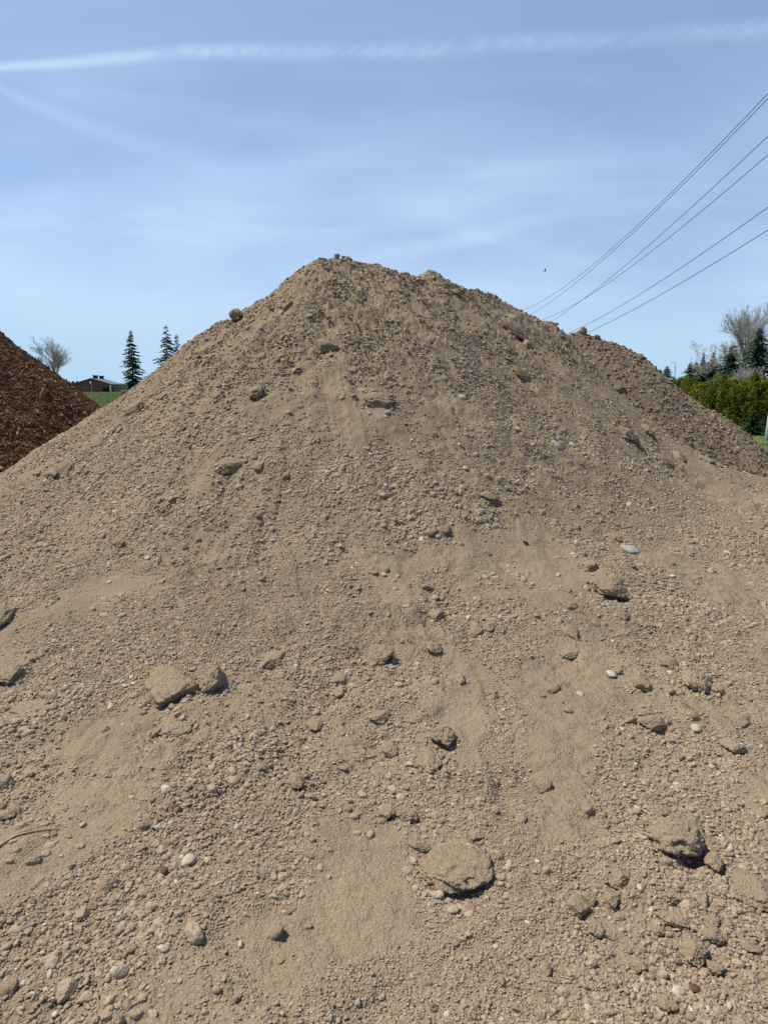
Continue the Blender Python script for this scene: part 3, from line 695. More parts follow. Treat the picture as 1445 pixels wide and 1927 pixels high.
def fineness(x, y, z):
    px, py = to_pix(x, y, z); g = np.zeros(np.shape(x))
    for (a, b_, rx, ry) in FINE: g = g + np.exp(-(((px - a) / rx) ** 2 + ((py - b_) / ry) ** 2))
    return np.clip(g, 0, 1)
def sample(n, y0, y1, power=1.):
    """random ground points inside the wedge the photo looks at, with a margin"""
    y = y0 + (y1 - y0) * rng.random(n) ** power; hw = .62 * y + .75
    x = (rng.random(n) * 2 - 1) * hw; keep = rng.random(n) < hw / hw.max(); return x[keep], y[keep]
PX_, PY_, PS_, PSINK, PFL = [], [], [], [], []
def scatter(n, y0, y1, smin, smax, thr, cov, sink, finew=0., clump=0., flat=(.5, .85)):
    x, y = sample(n, y0, y1); z = h1_coarse(x, y); g = gravelly(x, y, z); fn = fineness(x, y, z)
    pr = np.clip((g - thr) * cov, 0, 1)
    if finew > 0: pr = pr * (1 - finew * fn)
    elif finew < 0: pr = np.clip(pr + (-finew) * fn * sstep(.15, .5, g), 0, 1)
    if clump: pr = pr * sstep(-.05, .25, fbm(x, y, 3.2, 2, seed=int(clump)))
    k = rng.random(len(x)) < pr; x, y, z = x[k], y[k], z[k]; fn = fn[k]
    s = smin * (smax / smin) ** (rng.random(len(x)) ** 1.7)
    s = s * (1 - .25 * fn)
    PX_.append(x); PY_.append(y); PS_.append(s); PSINK.append(rng.uniform(sink[0], sink[1], len(x))); PFL.append(rng.uniform(flat[0], flat[1], len(x)))
scatter(520000, 1.1, 4.6, .0030, .0060, .08, .55, (-.2, .5), finew=-.9)          # grit, near
scatter(620000, 1.1, 9.9, .0046, .0100, .15, .95, (-.15, .5), finew=.6)         # main pebbles (radii)
scatter(170000, 1.1, 10.8, .0085, .0150, .32, .8, (-.2, .45), finew=.96)
scatter(26000, 1.1, 11.0, .014, .023, .32, .6, (-.4, .35), finew=.9, clump=211)
scatter(300000, 4.0, 11.2, .0055, .026, -.25, .70, (-.6, .2), clump=223, flat=(.4, .8))  # crumbs high on the heap
for i, c in enumerate(CLODS):      # crumbs that broke off the lumps
    if not np.isfinite(cxw[i]): continue
    wid = c[2] / F_PX * math.hypot(cyw[i], czw[i] - 1.6) * .5; k = int(10 + c[2] * .5); a = rng.uniform(0, 6.28, k); rr_ = wid * rng.uniform(.75, 1.5, k)
    PX_.append(cxw[i] + np.cos(a) * rr_ + .1 * wid); PY_.append(cyw[i] + np.sin(a) * rr_ - .3 * wid); PS_.append(np.maximum(.004, wid * rng.uniform(.04, .17, k))); PSINK.append(rng.uniform(-.3, .3, k)); PFL.append(rng.uniform(.5, .9, k))
k = 700; tt = rng.random(k) * (len(CREST1) - 1.001); ii = tt.astype(int); ca_ = np.array(CREST1)       # crumbs along the crest
PX_.append(ca_[ii, 0] + (ca_[ii + 1, 0] - ca_[ii, 0]) * (tt - ii) + rng.normal(0, .07, k)); PY_.append(ca_[ii, 1] + (ca_[ii + 1, 1] - ca_[ii, 1]) * (tt - ii) + rng.normal(0, .10, k))
PS_.append(.009 * 3.8 ** (rng.random(k) ** 1.8)); PSINK.append(rng.uniform(-.3, .4, k)); PFL.append(rng.uniform(.5, .9, k))
gx_, gy_, gs_ = np.concatenate(PX_), np.concatenate(PY_), np.concatenate(PS_); sk, fl = np.concatenate(PSINK), np.concatenate(PFL)
gz_ = h1(gx_, gy_) ; nrm = normal(gx_, gy_, h1_coarse)
print('gravel pieces', len(gx_))
def eulers(n, ang, tilt):
    """XYZ eulers of a frame with z along n, spun by ang"""
    up = n + tilt; up /= np.linalg.norm(up, axis=1, keepdims=True)
    x = np.stack([np.cos(ang), np.sin(ang), np.zeros_like(ang)], 1); x = x - up * (x * up).sum(1, keepdims=True); x /= np.linalg.norm(x, axis=1, keepdims=True)
    y = np.cross(up, x); sy = np.hypot(x[:, 0], x[:, 1])
    return np.stack([np.arctan2(y[:, 2], up[:, 2]), np.arctan2(-x[:, 2], sy), np.arctan2(x[:, 1], x[:, 0])], 1)
def instancer(name, P3, rot, scl, tone, variants, mat, label, cat=None):
    """ONE object: points that carry small pieces"""
    src = bpy.data.collections.new(name + '_pieces')
    for me in variants: src.objects.link(bpy.data.objects.new(name + '_piece', me))
    o = mesh_obj(name, P3, np.zeros((0, 3), int), smooth=False); me = o.data
    def at(nm, ty, key, arr):
        a = me.attributes.new(nm, ty, 'POINT'); a.data.foreach_set(key, np.ascontiguousarray(arr, np.float32).ravel())
    at('rot', 'FLOAT_VECTOR', 'vector', rot); at('scl', 'FLOAT_VECTOR', 'vector', scl); at('tone', 'FLOAT', 'value', tone)
    g = bpy.data.node_groups.new(name + '_nodes', 'GeometryNodeTree')
    g.interface.new_socket('Geometry', in_out='INPUT', socket_type='NodeSocketGeometry'); g.interface.new_socket('Geometry', in_out='OUTPUT', socket_type='NodeSocketGeometry')
    N = g.nodes; L = g.links; gi = N.new('NodeGroupInput'); go = N.new('NodeGroupOutput'); ip = N.new('GeometryNodeInstanceOnPoints'); ci_ = N.new('GeometryNodeCollectionInfo')
    ci_.inputs['Collection'].default_value = src; ci_.inputs['Separate Children'].default_value = True; ci_.inputs['Reset Children'].default_value = True
    L.new(gi.outputs[0], ip.inputs['Points']); L.new(ci_.outputs[0], ip.inputs['Instance']); ip.inputs['Pick Instance'].default_value = True
    for nm, sk_ in (('rot', 'Rotation'), ('scl', 'Scale')):
        na = N.new('GeometryNodeInputNamedAttribute'); na.data_type = 'FLOAT_VECTOR'; na.inputs['Name'].default_value = nm
        L.new(na.outputs[0], ip.inputs[sk_])
    ri = N.new('FunctionNodeRandomValue'); ri.data_type = 'INT'
    for s_ in ri.inputs:
        if s_.type == 'INT' and s_.name == 'Min': s_.default_value = 0
        if s_.type == 'INT' and s_.name == 'Max': s_.default_value = len(variants) - 1
    L.new([s_ for s_ in ri.outputs if s_.type == 'INT'][0], ip.inputs['Instance Index'])
    L.new(ip.outputs[0], go.inputs[0])
    md = o.modifiers.new('pieces', 'NODES'); md.node_group = g
    tag(o, label, cat, kind='stuff'); return o
pv = []
for i in range(10):
    p, f = rock(2, 700 + i, 11, .26, 0, .50); p = p / np.abs(p).max(0)
    pv.append(mesh_obj('pebble', p, f, M_peb, link=False).data)
N_ = len(gx_); gp = np.stack([gx_, gy_, gz_ + gs_ * sk], 1)
high = sstep(1.3, 2.2, gz_)
scl = np.stack([gs_ * rng.uniform(.95, 1.45, N_) * (1 + .35 * high), gs_ * rng.uniform(.8, 1.05, N_) * (1 - .2 * high), gs_ * fl], 1)
spin = np.where(rng.random(N_) < high, rng.normal(R(36), .45, N_), rng.uniform(0, 6.28, N_))
instancer('gravel', gp, eulers(nrm, spin, rng.normal(0, .28, (N_, 3))), scl, rng.random(N_), pv, M_peb,
          'loose dusty pebbles and grit covering the tan soil heap')
x, y = sample(16000, 1.2, 10.5); z = h1_coarse(x, y); k = rng.random(len(x)) < .75 * sstep(.0, .35, fbm(x, y, 1.9, 3, seed=301)) * (.35 + .65 * sstep(.1, .5, gravelly(x, y, z))); x, y = x[k], y[k]; n = len(x)
s = .011 * 3.2 ** (rng.random(n) ** 2.0)
cr_ = []
for i in range(7):
    p, f = rock(3, 830 + i, 13, .42, .10, .50); cr_.append(mesh_obj('soil_crumb', p / np.abs(p).max(0), f, M_clod, link=False).data)
instancer('soil_crumbs', np.stack([x, y, h1(x, y) + s * rng.uniform(-.35, .2, n)], 1), eulers(normal(x, y), rng.uniform(0, 6.28, n), rng.normal(0, .3, (n, 3))),
          np.stack([s * rng.uniform(1, 1.5, n), s, s * rng.uniform(.55, .9, n)], 1), rng.random(n), cr_, M_clod, 'small broken crumbs of caked soil strewn over the tan heap')
# crumbs on the darker heap behind
n = 26000; x = rng.uniform(1.5, 9.5, n); y = rng.uniform(10.2, 14.6, n); z = h2(x, y); ok = (z > .0) & (z > h1_coarse(x, y)); x, y, z = x[ok], y[ok], z[ok]; n = len(x)
s = .008 * (4.5 ** (rng.random(n) ** 2.2)); dkv = [mesh_obj('crumb', (lambda a: a / np.abs(a).max(0))(rock(2, 760 + i, 6, .3, 0, .6)[0]), ICO[2][1], M_dark, link=False).data for i in range(5)]
lt = [mesh_obj('crumb', (lambda a: a / np.abs(a).max(0))(rock(2, 780 + i, 6, .3, 0, .6)[0]), ICO[2][1], M_peb, link=False).data for i in range(1)]
instancer('crumbs', np.stack([x, y, z + s * .1], 1), eulers(normal(x, y, h2, .1), rng.uniform(0, 6.28, n), rng.normal(0, .3, (n, 3))), np.stack([s * 1.2, s, s * .7], 1),
          rng.random(n), dkv + lt, M_dark, 'crumbs and small stones on the darker brown soil heap')

for (px, py, wp, hp, sd_, lb) in ((1097, 620, 15, 16, 401, 'dark peak shaped clod on the crest of the darker heap'), (1123, 634, 13, 10, 402, 'small clod on the crest of the darker heap right of the peak shaped one'),
                                 (1204, 672, 16, 12, 403, 'angular clod on the crest of the darker heap where it starts to drop'), (1165, 732, 26, 12, 404, 'brown lump high on the face of the darker heap')):
    for dp in range(0, 40, 2):
        x, y, z = hit([px], [py + dp], h2, 9.0, 18.0)
        if np.isfinite(x[0]): break
    if np.isfinite(x[0]):
        yy = float(y[0]); k_ = yy / F_PX / 2; p, f = rock(4, sd_, 9, .4, .085, .55); p = p / np.abs(p).max(0) * np.array((wp * k_, wp * k_, hp * k_ * 1.2))
        o = mesh_obj('clod', p, f, M_dark); o.location = (float(x[0]), yy, float(z[0]) + max(0, dp - 4) / F_PX * yy * .8); tag(o, lb, 'clod')
# bark chips on the mulch heap
def chip(seed):
    r = np.random.default_rng(seed); mb = MB(); L_ = 1.0; nseg = 4; pts = []
    b1, b2 = r.uniform(-.25, .25, 2); w0 = r.uniform(.10, .22); th = .05
    for i in range(nseg + 1):
        tt = i / nseg - .5; ww = w0 * (1 - (abs(tt) * 1.7) ** 3 * .8) * r.uniform(.75, 1.1); zc = b1 * (tt * tt * 4 - .3) + b2 * tt; yc = r.uniform(-.04, .04)
        pts.append(((tt * L_, yc - ww, zc - th), (tt * L_, yc + ww, zc - th), (tt * L_, yc + ww * .8, zc + th), (tt * L_, yc - ww * .8, zc + th)))
    v = [p for ring in pts for p in ring]; f = []
    for i in range(nseg):
        for k in range(4): f.append((i * 4 + k, i * 4 + (k + 1) % 4, i * 4 + 4 + (k + 1) % 4, i * 4 + 4 + k))
    f += [(3, 2, 1, 0), (nseg * 4, nseg * 4 + 1, nseg * 4 + 2, nseg * 4 + 3)]; mb.add(v, f); return mb
m, q, b = newmat('bark chip'); tn = q.attr('tone', 'INSTANCER')
c = q.mix(q.rng(tn, 0, .6), (.070, .036, .019), (.175, .090, .042)); c = q.mix(q.rng(tn, .6, .93), c, (.31, .175, .080)); c = q.mix(q.rng(tn, .955, .99), c, (.62, .42, .19))
q.put(b.inputs['Base Color'], c); b.inputs['Roughness'].default_value = .8; M_chip = m
cv = [chip(800 + i).build('chip', M_chip, link=False).data for i in range(8)]
n = 170000; x = rng.uniform(-9.2, -2.6, n); y = rng.uniform(7.0, 13.2, n); z = h3(x, y); ok = (z > .0) & (z > h1_coarse(x, y) - .1); x, y, z = x[ok], y[ok], z[ok]; n = len(x)
s = .030 * rng.lognormal(0, .50, n)
instancer('bark_chips', np.stack([x, y, z + .008], 1), eulers(normal(x, y, h3, .1), rng.uniform(0, 6.28, n), rng.normal(0, .38, (n, 3))), np.stack([s, s * .8, s], 1), rng.random(n), cv, M_chip,
          'shredded reddish bark chips covering the mulch heap')

# ------------------------------------------------------------------ stalks, twigs and scraps lying on the heap
M_straw = flat_mat('dry straw', (.50, .37, .20), (.34, .24, .13), 60, .7)
M_twig = flat_mat('dusty twig', (.34, .27, .19), (.20, .15, .10), 60, .9)
M_leaf = flat_mat('dead leaf', (.17, .085, .055), (.09, .045, .03), 40, .8)
def stalk(pts, r, mat, label, name, cat, forked=False):
    X_, Y_, Z_ = hit([p[0] for p in pts], [p[1] for p in pts]); Zf = h1(X_, Y_)
    c_ = np.stack([X_, Y_, Zf + r * 1.2], 1); n = 24; tt = np.linspace(0, len(pts) - 1, n); q_ = np.stack([np.interp(tt, range(len(pts)), c_[:, k]) for k in range(3)], 1)
    q_[:, 2] = np.maximum(q_[:, 2], h1(q_[:, 0], q_[:, 1]) + r * .6); q_[1:-1] = (q_[:-2] + q_[1:-1] * 2 + q_[2:]) / 4
    mb = MB(); mb.tube([tuple(a) for a in q_], [r * (1 - .55 * (i / n)) * (1 + .12 * math.sin(i * 2.1)) for i in range(n)], 6)
    if forked:
        o2 = q_[:17] + np.stack([np.linspace(0, .012, 17), np.linspace(.004, .02, 17), np.linspace(.002, .004, 17)], 1); mb.tube([tuple(a) for a in o2], r * .6, 5)
    o = mb.build(name, mat, smooth=True); tag(o, label, cat)
stalk([(-4, 1598), (30, 1580), (70, 1567), (112, 1560)], .0042, M_straw, 'long split straw stalk at the left edge of the lower slope', 'straw_stalk', 'straw', True)
stalk([(1264, 1305), (1282, 1324), (1312, 1346)], .0035, M_twig, 'thin twig between the pair of round clods and the black hollow', 'twig', 'twig')
stalk([(831, 1172), (842, 1158)], .0035, M_straw, 'short pale twig beside a round clod near the centre', 'twig', 'twig')
stalk([(184, 1876), (187, 1902)], .0022, M_straw, 'short upright straw piece at the bottom left', 'straw_piece', 'straw')
stalk([(425, 1835), (434, 1868)], .0016, M_twig, 'thin dusty twig low in the left middle', 'twig', 'twig')
stalk([(265, 1608), (284, 1592)], .0013, M_straw, 'short straw above the cluster of stones left of the large white pebble', 'straw_piece', 'straw')
stalk([(242, 1615), (245, 1636)], .0013, M_straw, 'tiny upright straw left of the stone cluster', 'straw_piece', 'straw')
stalk([(1194, 1178), (1200, 1196)], .0028, M_twig, 'short twig right of the upright small clod', 'twig', 'twig')
stalk([(0, 1146), (16, 1134)], .006, M_twig, 'thick twig stub above the dark round clod at the left edge', 'twig', 'twig')
stalk([(1448, 1374), (1438, 1398)], .003, M_straw, 'straw piece at the right edge near the tall ragged clod', 'straw_piece', 'straw')
stalk([(86, 1541), (104, 1556), (122, 1552)], .0011, M_twig, 'hair thin curved twig above the straw stalk', 'twig', 'twig')
stalk([(1030, 1914), (1038, 1928)], .002, M_straw, 'short straw at the bottom edge right of centre', 'straw_piece', 'straw')
def scrap(px, py, w_, h_, ang, mat, label, name, cat):
    x, y, z = (float(a[0]) for a in hit([px], [py])); n = normal(np.array([x]), np.array([y]))[0]; d = math.sqrt(x * x + y * y + (z - 1.6) ** 2) / F_PX
    mb = MB(); nn = 10; top = []; bot = []
    for k in range(nn):
        a = 2 * math.pi * k / nn; rr_ = .5 * (1 - .25 * math.cos(2 * a) * 0) * random.uniform(.8, 1.1); xx, yy = math.cos(a) * w_ * d * rr_, math.sin(a) * h_ * d * rr_ * 1.2
        zz = .18 * w_ * d * (math.cos(a) ** 2); top.append((xx, yy, zz + .0016)); bot.append((xx, yy, zz))
    v = top + bot + [(0, 0, .001), (0, 0, -.0006)]; f = []
    for k in range(nn): k2 = (k + 1) % nn; f += [(k, k2, 2 * nn), (nn + k2, nn + k, 2 * nn + 1), (k2, k, nn + k, nn + k2)]
    mb.add(v, f); o = mb.build(name, mat, smooth=True)
    zf = float(h1(np.array([x]), np.array([y]))[0])
    o.matrix_world = Matrix.Translation((x, y, max(z, zf) + .006)) @ (frame(n, R(ang), .2)).to_4x4(); tag(o, label, cat)
scrap(333, 1531, 19, 12, -25, M_leaf, 'brown leaf scrap under a pale round stone in the lower left', 'dead_leaf', 'leaf')
scrap(1306, 1866, 18, 11, -25, M_leaf, 'reddish brown dead leaf right of a whitish stone', 'dead_leaf', 'leaf')
scrap(308, 1641, 14, 14, 30, M_leaf, 'dark brown leaf scrap in the stones left of the large white pebble', 'dead_leaf', 'leaf')
scrap(988, 1023, 12, 8, -20, flat_mat('black scrap', (.02, .02, .022), (.04, .04, .04), 30), 'small black scrap right of the knobbly lump at mid slope', 'plastic_scrap', 'scrap')

# ------------------------------------------------------------------ power line
M_pole = flat_mat('weathered pole wood', (.56, .55, .48), (.44, .43, .37), 6, .85)
M_iron = flat_mat('dull metal', (.30, .31, .32), (.22, .22, .23), 20, .6)
M_ins = flat_mat('insulator', (.30, .25, .20), (.22, .18, .15), 20, .3)
M_wire = flat_mat('wire', (.16, .17, .20), (.12, .13, .15), 20, .5)
WIRES = [(12.37, 11.56, 13.35, 10.66, 2.57), (11.88, 10.84, 13.53, 9.04, 1.94), (11.90, 9.70, 13.27, 6.92, 1.91), (12.34, 9.47, 13.32, 9.45, 2.52), (12.06, 7.53, 13.29, 6.92, 2.15), (11.9, 6.66, 13.1, 6.04, 1.83)]
YA, YB = 22.0, 95.0
def upole(x0, y0, x1, h, arms, label, r=.15):
    root = empty('utility_pole', (x0, y0, 0)); tag(root, label, 'utility pole')
    mb = MB(); n = 12; mb.tube([((x1 - x0) * i / n, 0, -.3 + (h + .3) * i / n) for i in range(n + 1)], [r * (1 - .35 * i / n) for i in range(n + 1)], 16); mb.build('pole', M_pole, root, smooth=True)
    for (z, xs) in arms:
        xc = (x1 - x0) * z / h; lo = min(xs + [x0 + xc]) - x0 - .15; hi = max(xs + [x0 + xc]) - x0 + .15
        mb = MB(); mb.box(lo, hi, -r - .06, -r + .04, z - .16, z - .06); arm = mb.build('crossarm', M_pole, root)
        for xx in xs:
            mb = MB(); mb.tube([(xx - x0, -r - .01, z - .07), (xx - x0, -r - .01, z - .03), (xx - x0, -r - .01, z)], [.03, .045, .03], 8); mb.build('insulator', M_ins, arm, smooth=True)
    return root
upole(11.44, YA, 12.15, 12.0, [(wz[1], [wz[0]]) for wz in WIRES], 'pale leaning utility pole at the right edge beside the hedge', .17)
upole(13.3, YB, 13.35, 11.2, [(wz[3], [wz[2]]) for wz in WIRES], 'distant utility pole behind the heap at the far end of the wires', .15)
WL = ['upper of the two closest wires at the top of the power line', 'lower of the two closest wires at the top of the power line', 'third wire from the top, crossing the fourth near the heap',
      'fourth wire from the top, crossing the third near the heap', 'second lowest wire of the power line, well below the crossing pair', 'lowest wire of the power line above the right trees']
for i, (xa, za, xb, zb, S) in enumerate(WIRES):
    mb = MB(); pts = []; ra = []
    for k in range(61):
        tt = (k / 60) ** 1.5; pts.append((xa + (xb - xa) * tt, YA - .16 + (YB - YA) * tt, za + (zb - za) * tt - 4 * S * tt * (1 - tt))); ra.append(.0125)
    mb.tube(pts, ra, 6); o = mb.build('power_wire', M_wire, smooth=True); tag(o, WL[i], 'wire', 'wires of the power line')
p0 = P(1266, 740, 200)
root = empty('utility_pole', (p0[0], p0[1], 0)); tag(root, 'tiny distant utility pole left of the hedge', 'utility pole')
mb = MB(); mb.tube([(0, 0, 0), (0.05, 0, 4), (.1, 0, 8.2)], [.2, .17, .14], 8); mb.build('pole', M_pole, root, smooth=True)
mb = MB(); mb.tube([(.1, 0, 8.0), (-.6, 0, 7.95), (-1.1, 0, 7.7)], .05, 5); mb.build('lamp_arm', M_iron, root, smooth=True)
mb = MB(); mb.tube([(-.45, 0, 2.9), (-.45, 0, 3.1), (-.45, 0, 4.0), (-.45, 0, 4.15)], [.22, .3, .3, .2], 10); mb.build('transformer', flat_mat('pale enamel', (.7, .7, .68), (.6, .6, .6), 5, .5), root, smooth=True)

# ------------------------------------------------------------------ trees
M_bark = flat_mat('grey bark', (.20, .175, .15), (.12, .10, .085), 3, .9)
M_bark2 = flat_mat('pale twig bark', (.54, .49, .43), (.42, .38, .33), 3, .9)
def bare_tree(name, x, y, height, spread, seed, label, stems=1, low=.22, levels=5, bark=M_bark, tw=M_bark2, thick=1., group=None, dens=1.0, lean=0., width=None):
    r = random.Random(seed); root = empty(name, (x, y, 0), 0); tag(root, label, 'bare tree', group)
    big, sml = MB(), MB()
    def grow(p, d, L_, rad, lev):
        n = 5 if lev < 2 else 4; pts = [p.copy()]; rs = [rad]; q_ = p.copy(); dd = d.copy()
        for i in range(n):
            dd = (dd + Vector((r.gauss(0, .13), r.gauss(0, .13), r.gauss(.05, .07)))).normalized(); q_ = q_ + dd * (L_ / n); pts.append(q_.copy()); rs.append(rad * (1 - .62 * (i + 1) / n))
        (big if lev < 2 else sml).tube(pts, rs, 6 if lev < 2 else 3, cap=False)
        if lev >= levels: return
        cnt = int({0: 7, 1: 6, 2: 5, 3: 4, 4: 4}.get(lev, 3) * dens + .5)
        for c_ in range(cnt):
            tt = r.uniform(.30 if lev == 0 else .2, 1.0) if c_ else 1.0; k = min(int(tt * n), n - 1); fr = tt * n - k; bp = pts[k].lerp(pts[k + 1], fr)
            along = (pts[k + 1] - pts[k]).normalized(); side = Vector((r.gauss(0, 1), r.gauss(0, 1), r.gauss(0, .4))).normalized(); side = (side - along * side.dot(along)).normalized()
            a = r.uniform(.35, .85) * spread; nd = (along * math.cos(a) + side * math.sin(a) + Vector((0, 0, .10))).normalized()
            grow(bp, nd, L_ * r.uniform(.45, .72) * (1.1 - .35 * tt), max(rs[k] * (.62 if lev < 2 else .7), .007), lev + 1)
    for s_ in range(stems):
        a = 2 * math.pi * s_ / stems + r.uniform(-.4, .4); tilt = (.0 if stems == 1 else .16)
        grow(Vector((0, 0, 0)), Vector((math.cos(a) * tilt + lean, math.sin(a) * tilt, 1)).normalized(), height * .62, height * .021 * thick, 0)
    allv = np.array(big.v + sml.v); k = height / allv[:, 2].max()
    allv = allv * k; top_ = allv[allv[:, 2] > height * .35]; mx, my = top_[:, 0].mean(), top_[:, 1].mean()
    wk = 1. if not width else width / (np.percentile(top_[:, 0], 98) - np.percentile(top_[:, 0], 2))
    def fit(p_):
        f_ = min(1, p_[2] * k / height / .6); return ((p_[0] * k - mx * f_) * (1 + (wk - 1) * f_), (p_[1] * k - my * f_) * (1 + (wk - 1) * f_), p_[2] * k)
    big.v = [fit(p_) for p_ in big.v]; sml.v = [fit(p_) for p_ in sml.v]
    big.build('trunk', bark, root, smooth=True); sml.build('crown', tw, root)
    return root
M_spruce = tone_mat('spruce needles', (.034, .058, .030), (.115, .165, .078), .75)
def spruce(x, y, h, wid, seed, label, name='spruce_tree', sparse=1.0, mat=None, droop=.35, group=None, bottom=.04, bluntness=1.0, tuft=1.0):
    r = random.Random(seed); root = empty(name, (x, y, 0)); tag(root, label, 'conifer', group)
    tr = MB(); tr.tube([(0, 0, 0), (0, 0, h * .5), (0, 0, h * .99)], [h * .016, h * .009, .01], 7, cap=False); tr.build('trunk', M_bark, root, smooth=True)
    cr = MB(); z = h * bottom; up_turn = .3
    while z < h * .985:
        tt = z / h; L_ = wid * .5 * (1 - tt) ** (.85 * bluntness) * r.uniform(.75, 1.1) + .05; nb = max(3, int(7 * sparse * (1 - tt * .4)))
        a0 = r.uniform(0, 6.28)
        for k in range(nb):
            a = a0 + 6.283 * k / nb + r.uniform(-.35, .35); l = L_ * r.uniform(.6, 1.25); ca, sa = math.cos(a), math.sin(a); z0 = z + r.uniform(-.04, .04) * h * .4
            ns = max(4, int(l / (h * .016))); tone = r.uniform(0, 1)
            for i in range(ns):
                u = (i + .6) / ns; rx = l * u; zz = z0 - droop * l * (u - up_turn * u * u) + r.uniform(-.01, .01) * h
                w_ = (h * .019 * (1.3 - .6 * u)) * r.uniform(.7, 1.3) * tuft; ln = l / ns * 1.7
                for sgn in (-1, 1):
                    px_, py_ = ca * rx, sa * rx; ox, oy = -sa * sgn, ca * sgn
                    tipx, tipy = px_ + ox * w_ * 1.3 + ca * ln * .8, py_ + oy * w_ * 1.3 + sa * ln * .8; dz = -w_ * r.uniform(.2, .9)
                    cr.add([(px_ - ca * ln * .4, py_ - sa * ln * .4, zz + w_ * .2), (px_ + ca * ln * .6, py_ + sa * ln * .6, zz + w_ * .1), (tipx, tipy, zz + dz), (px_ + ox * w_ * .8, py_ + oy * w_ * .8, zz + dz * .8)], [(0, 1, 2, 3)], min(1, max(0, tone + r.uniform(-.3, .3))))
        z += h * r.uniform(.020, .036) / max(sparse, .6)
    cr.add([(-.02, 0, h * .95), (.02, 0, h * .95), (.0, .01, h)], [(0, 1, 2)], .5)
    cr.build('crown', mat or M_spruce, root, tone=True); return root
def G(px, Y): return float((px - CX) / F_PX * Y * .986)
def HT(py, Y): return (HORIZON - py) / F_PX * Y * 1.01 + 1.6
# left
bare_tree('bare_tree', G(104, 170), 170, HT(635, 170), .74, 6, 'leafless round crowned tree above the mulch heap', levels=5, thick=.9, dens=1.3, width=7.0)
spruce(G(252, 110), 110, HT(624, 110), 5.4, 21, 'tall gappy spruce right of the barn', sparse=.95, bluntness=1.15, tuft=1.2)
spruce(G(318, 105), 105, HT(616, 105), 7.4, 22, 'spruce half hidden by the left slope of the soil heap', sparse=.85, bluntness=1.1)
spruce(G(337, 108), 108, HT(632, 108), 4.0, 27, 'smaller spruce top poking over the left slope of the soil heap', sparse=.7)
# right
spruce(G(1252, 100), 100, HT(690, 100), 6.5, 31, 'small lone conifer left of the distant pole', sparse=1.2)
spruce(G(1296, 80), 80, HT(684, 80), 5.0, 32, 'leftmost dark conifer in the clump above the hedge', sparse=1.3)
spruce(G(1307, 82), 82, HT(682, 82), 4.6, 33, 'low dark conifer second from the left above the hedge', sparse=1.3)
spruce(G(1319, 80), 80, HT(666, 80), 3.8, 34, 'slim dark conifer with a thin pointed top above the hedge', sparse=1.3, bluntness=1.5)
spruce(G(1338, 80), 80, HT(664, 80), 4.2, 35, 'dark conifer with a forked looking top left of the bare trees', sparse=1.3, bluntness=1.3)
spruce(G(1328, 84), 84, HT(682, 84), 5.6, 39, 'broad low dark conifer between two pointed ones above the hedge', sparse=1.2, bluntness=.8)
spruce(G(1350, 82), 82, HT(684, 82), 5.2, 40, 'low dark conifer beside the blunt topped spruce', sparse=1.2, bluntness=.8)
spruce(G(1373, 70), 70, HT(650, 70), 4.8, 36, 'blunt topped spruce left of the tallest one', sparse=1.3, bluntness=.75)
spruce(G(1420, 62), 62, HT(622, 62), 5.4, 37, 'tallest spruce behind the hedge on the right', sparse=1.25, bluntness=.85)
bare_tree('bare_tree', G(1386, 66), 66, HT(578, 66), .75, 41, 'tall leafless tree behind the hedge with a trunk left of the tallest spruce', levels=5, dens=1.1, thick=.75, tw=M_bark2, width=3.8)
bare_tree('bare_tree', G(1404, 68), 68, HT(572, 68), .8, 42, 'tallest leafless tree, rising just left of the tallest spruce', levels=5, dens=1.12, thick=.75, tw=M_bark2, width=3.8)
bare_tree('bare_tree', G(1445, 67), 67, HT(585, 67), .8, 43, 'leafless tree cut by the right edge above the hedge', levels=5, dens=1.1, thick=.8, width=4.2)
bare_tree('bare_tree', G(1346, 72), 72, HT(640, 72), 1.15, 44, 'low spreading leafless tree over the clump of dark conifers', levels=5, stems=2, dens=.9, thick=.5, width=4.4)
for k, (px, py, lb) in enumerate(((1395, 690, 'grey leafless shrub under the blunt topped spruce'), (1412, 684, 'grey leafless shrub in front of the tallest spruce'), (1365, 700, 'low grey leafless shrub left of the others behind the hedge'))):
    o = bare_tree('bare_shrub', G(px, 45), 45, HT(py, 45), 1.0, 50 + k, lb, stems=5, levels=3, dens=1.1, thick=.5); o['category'] = 'shrub'

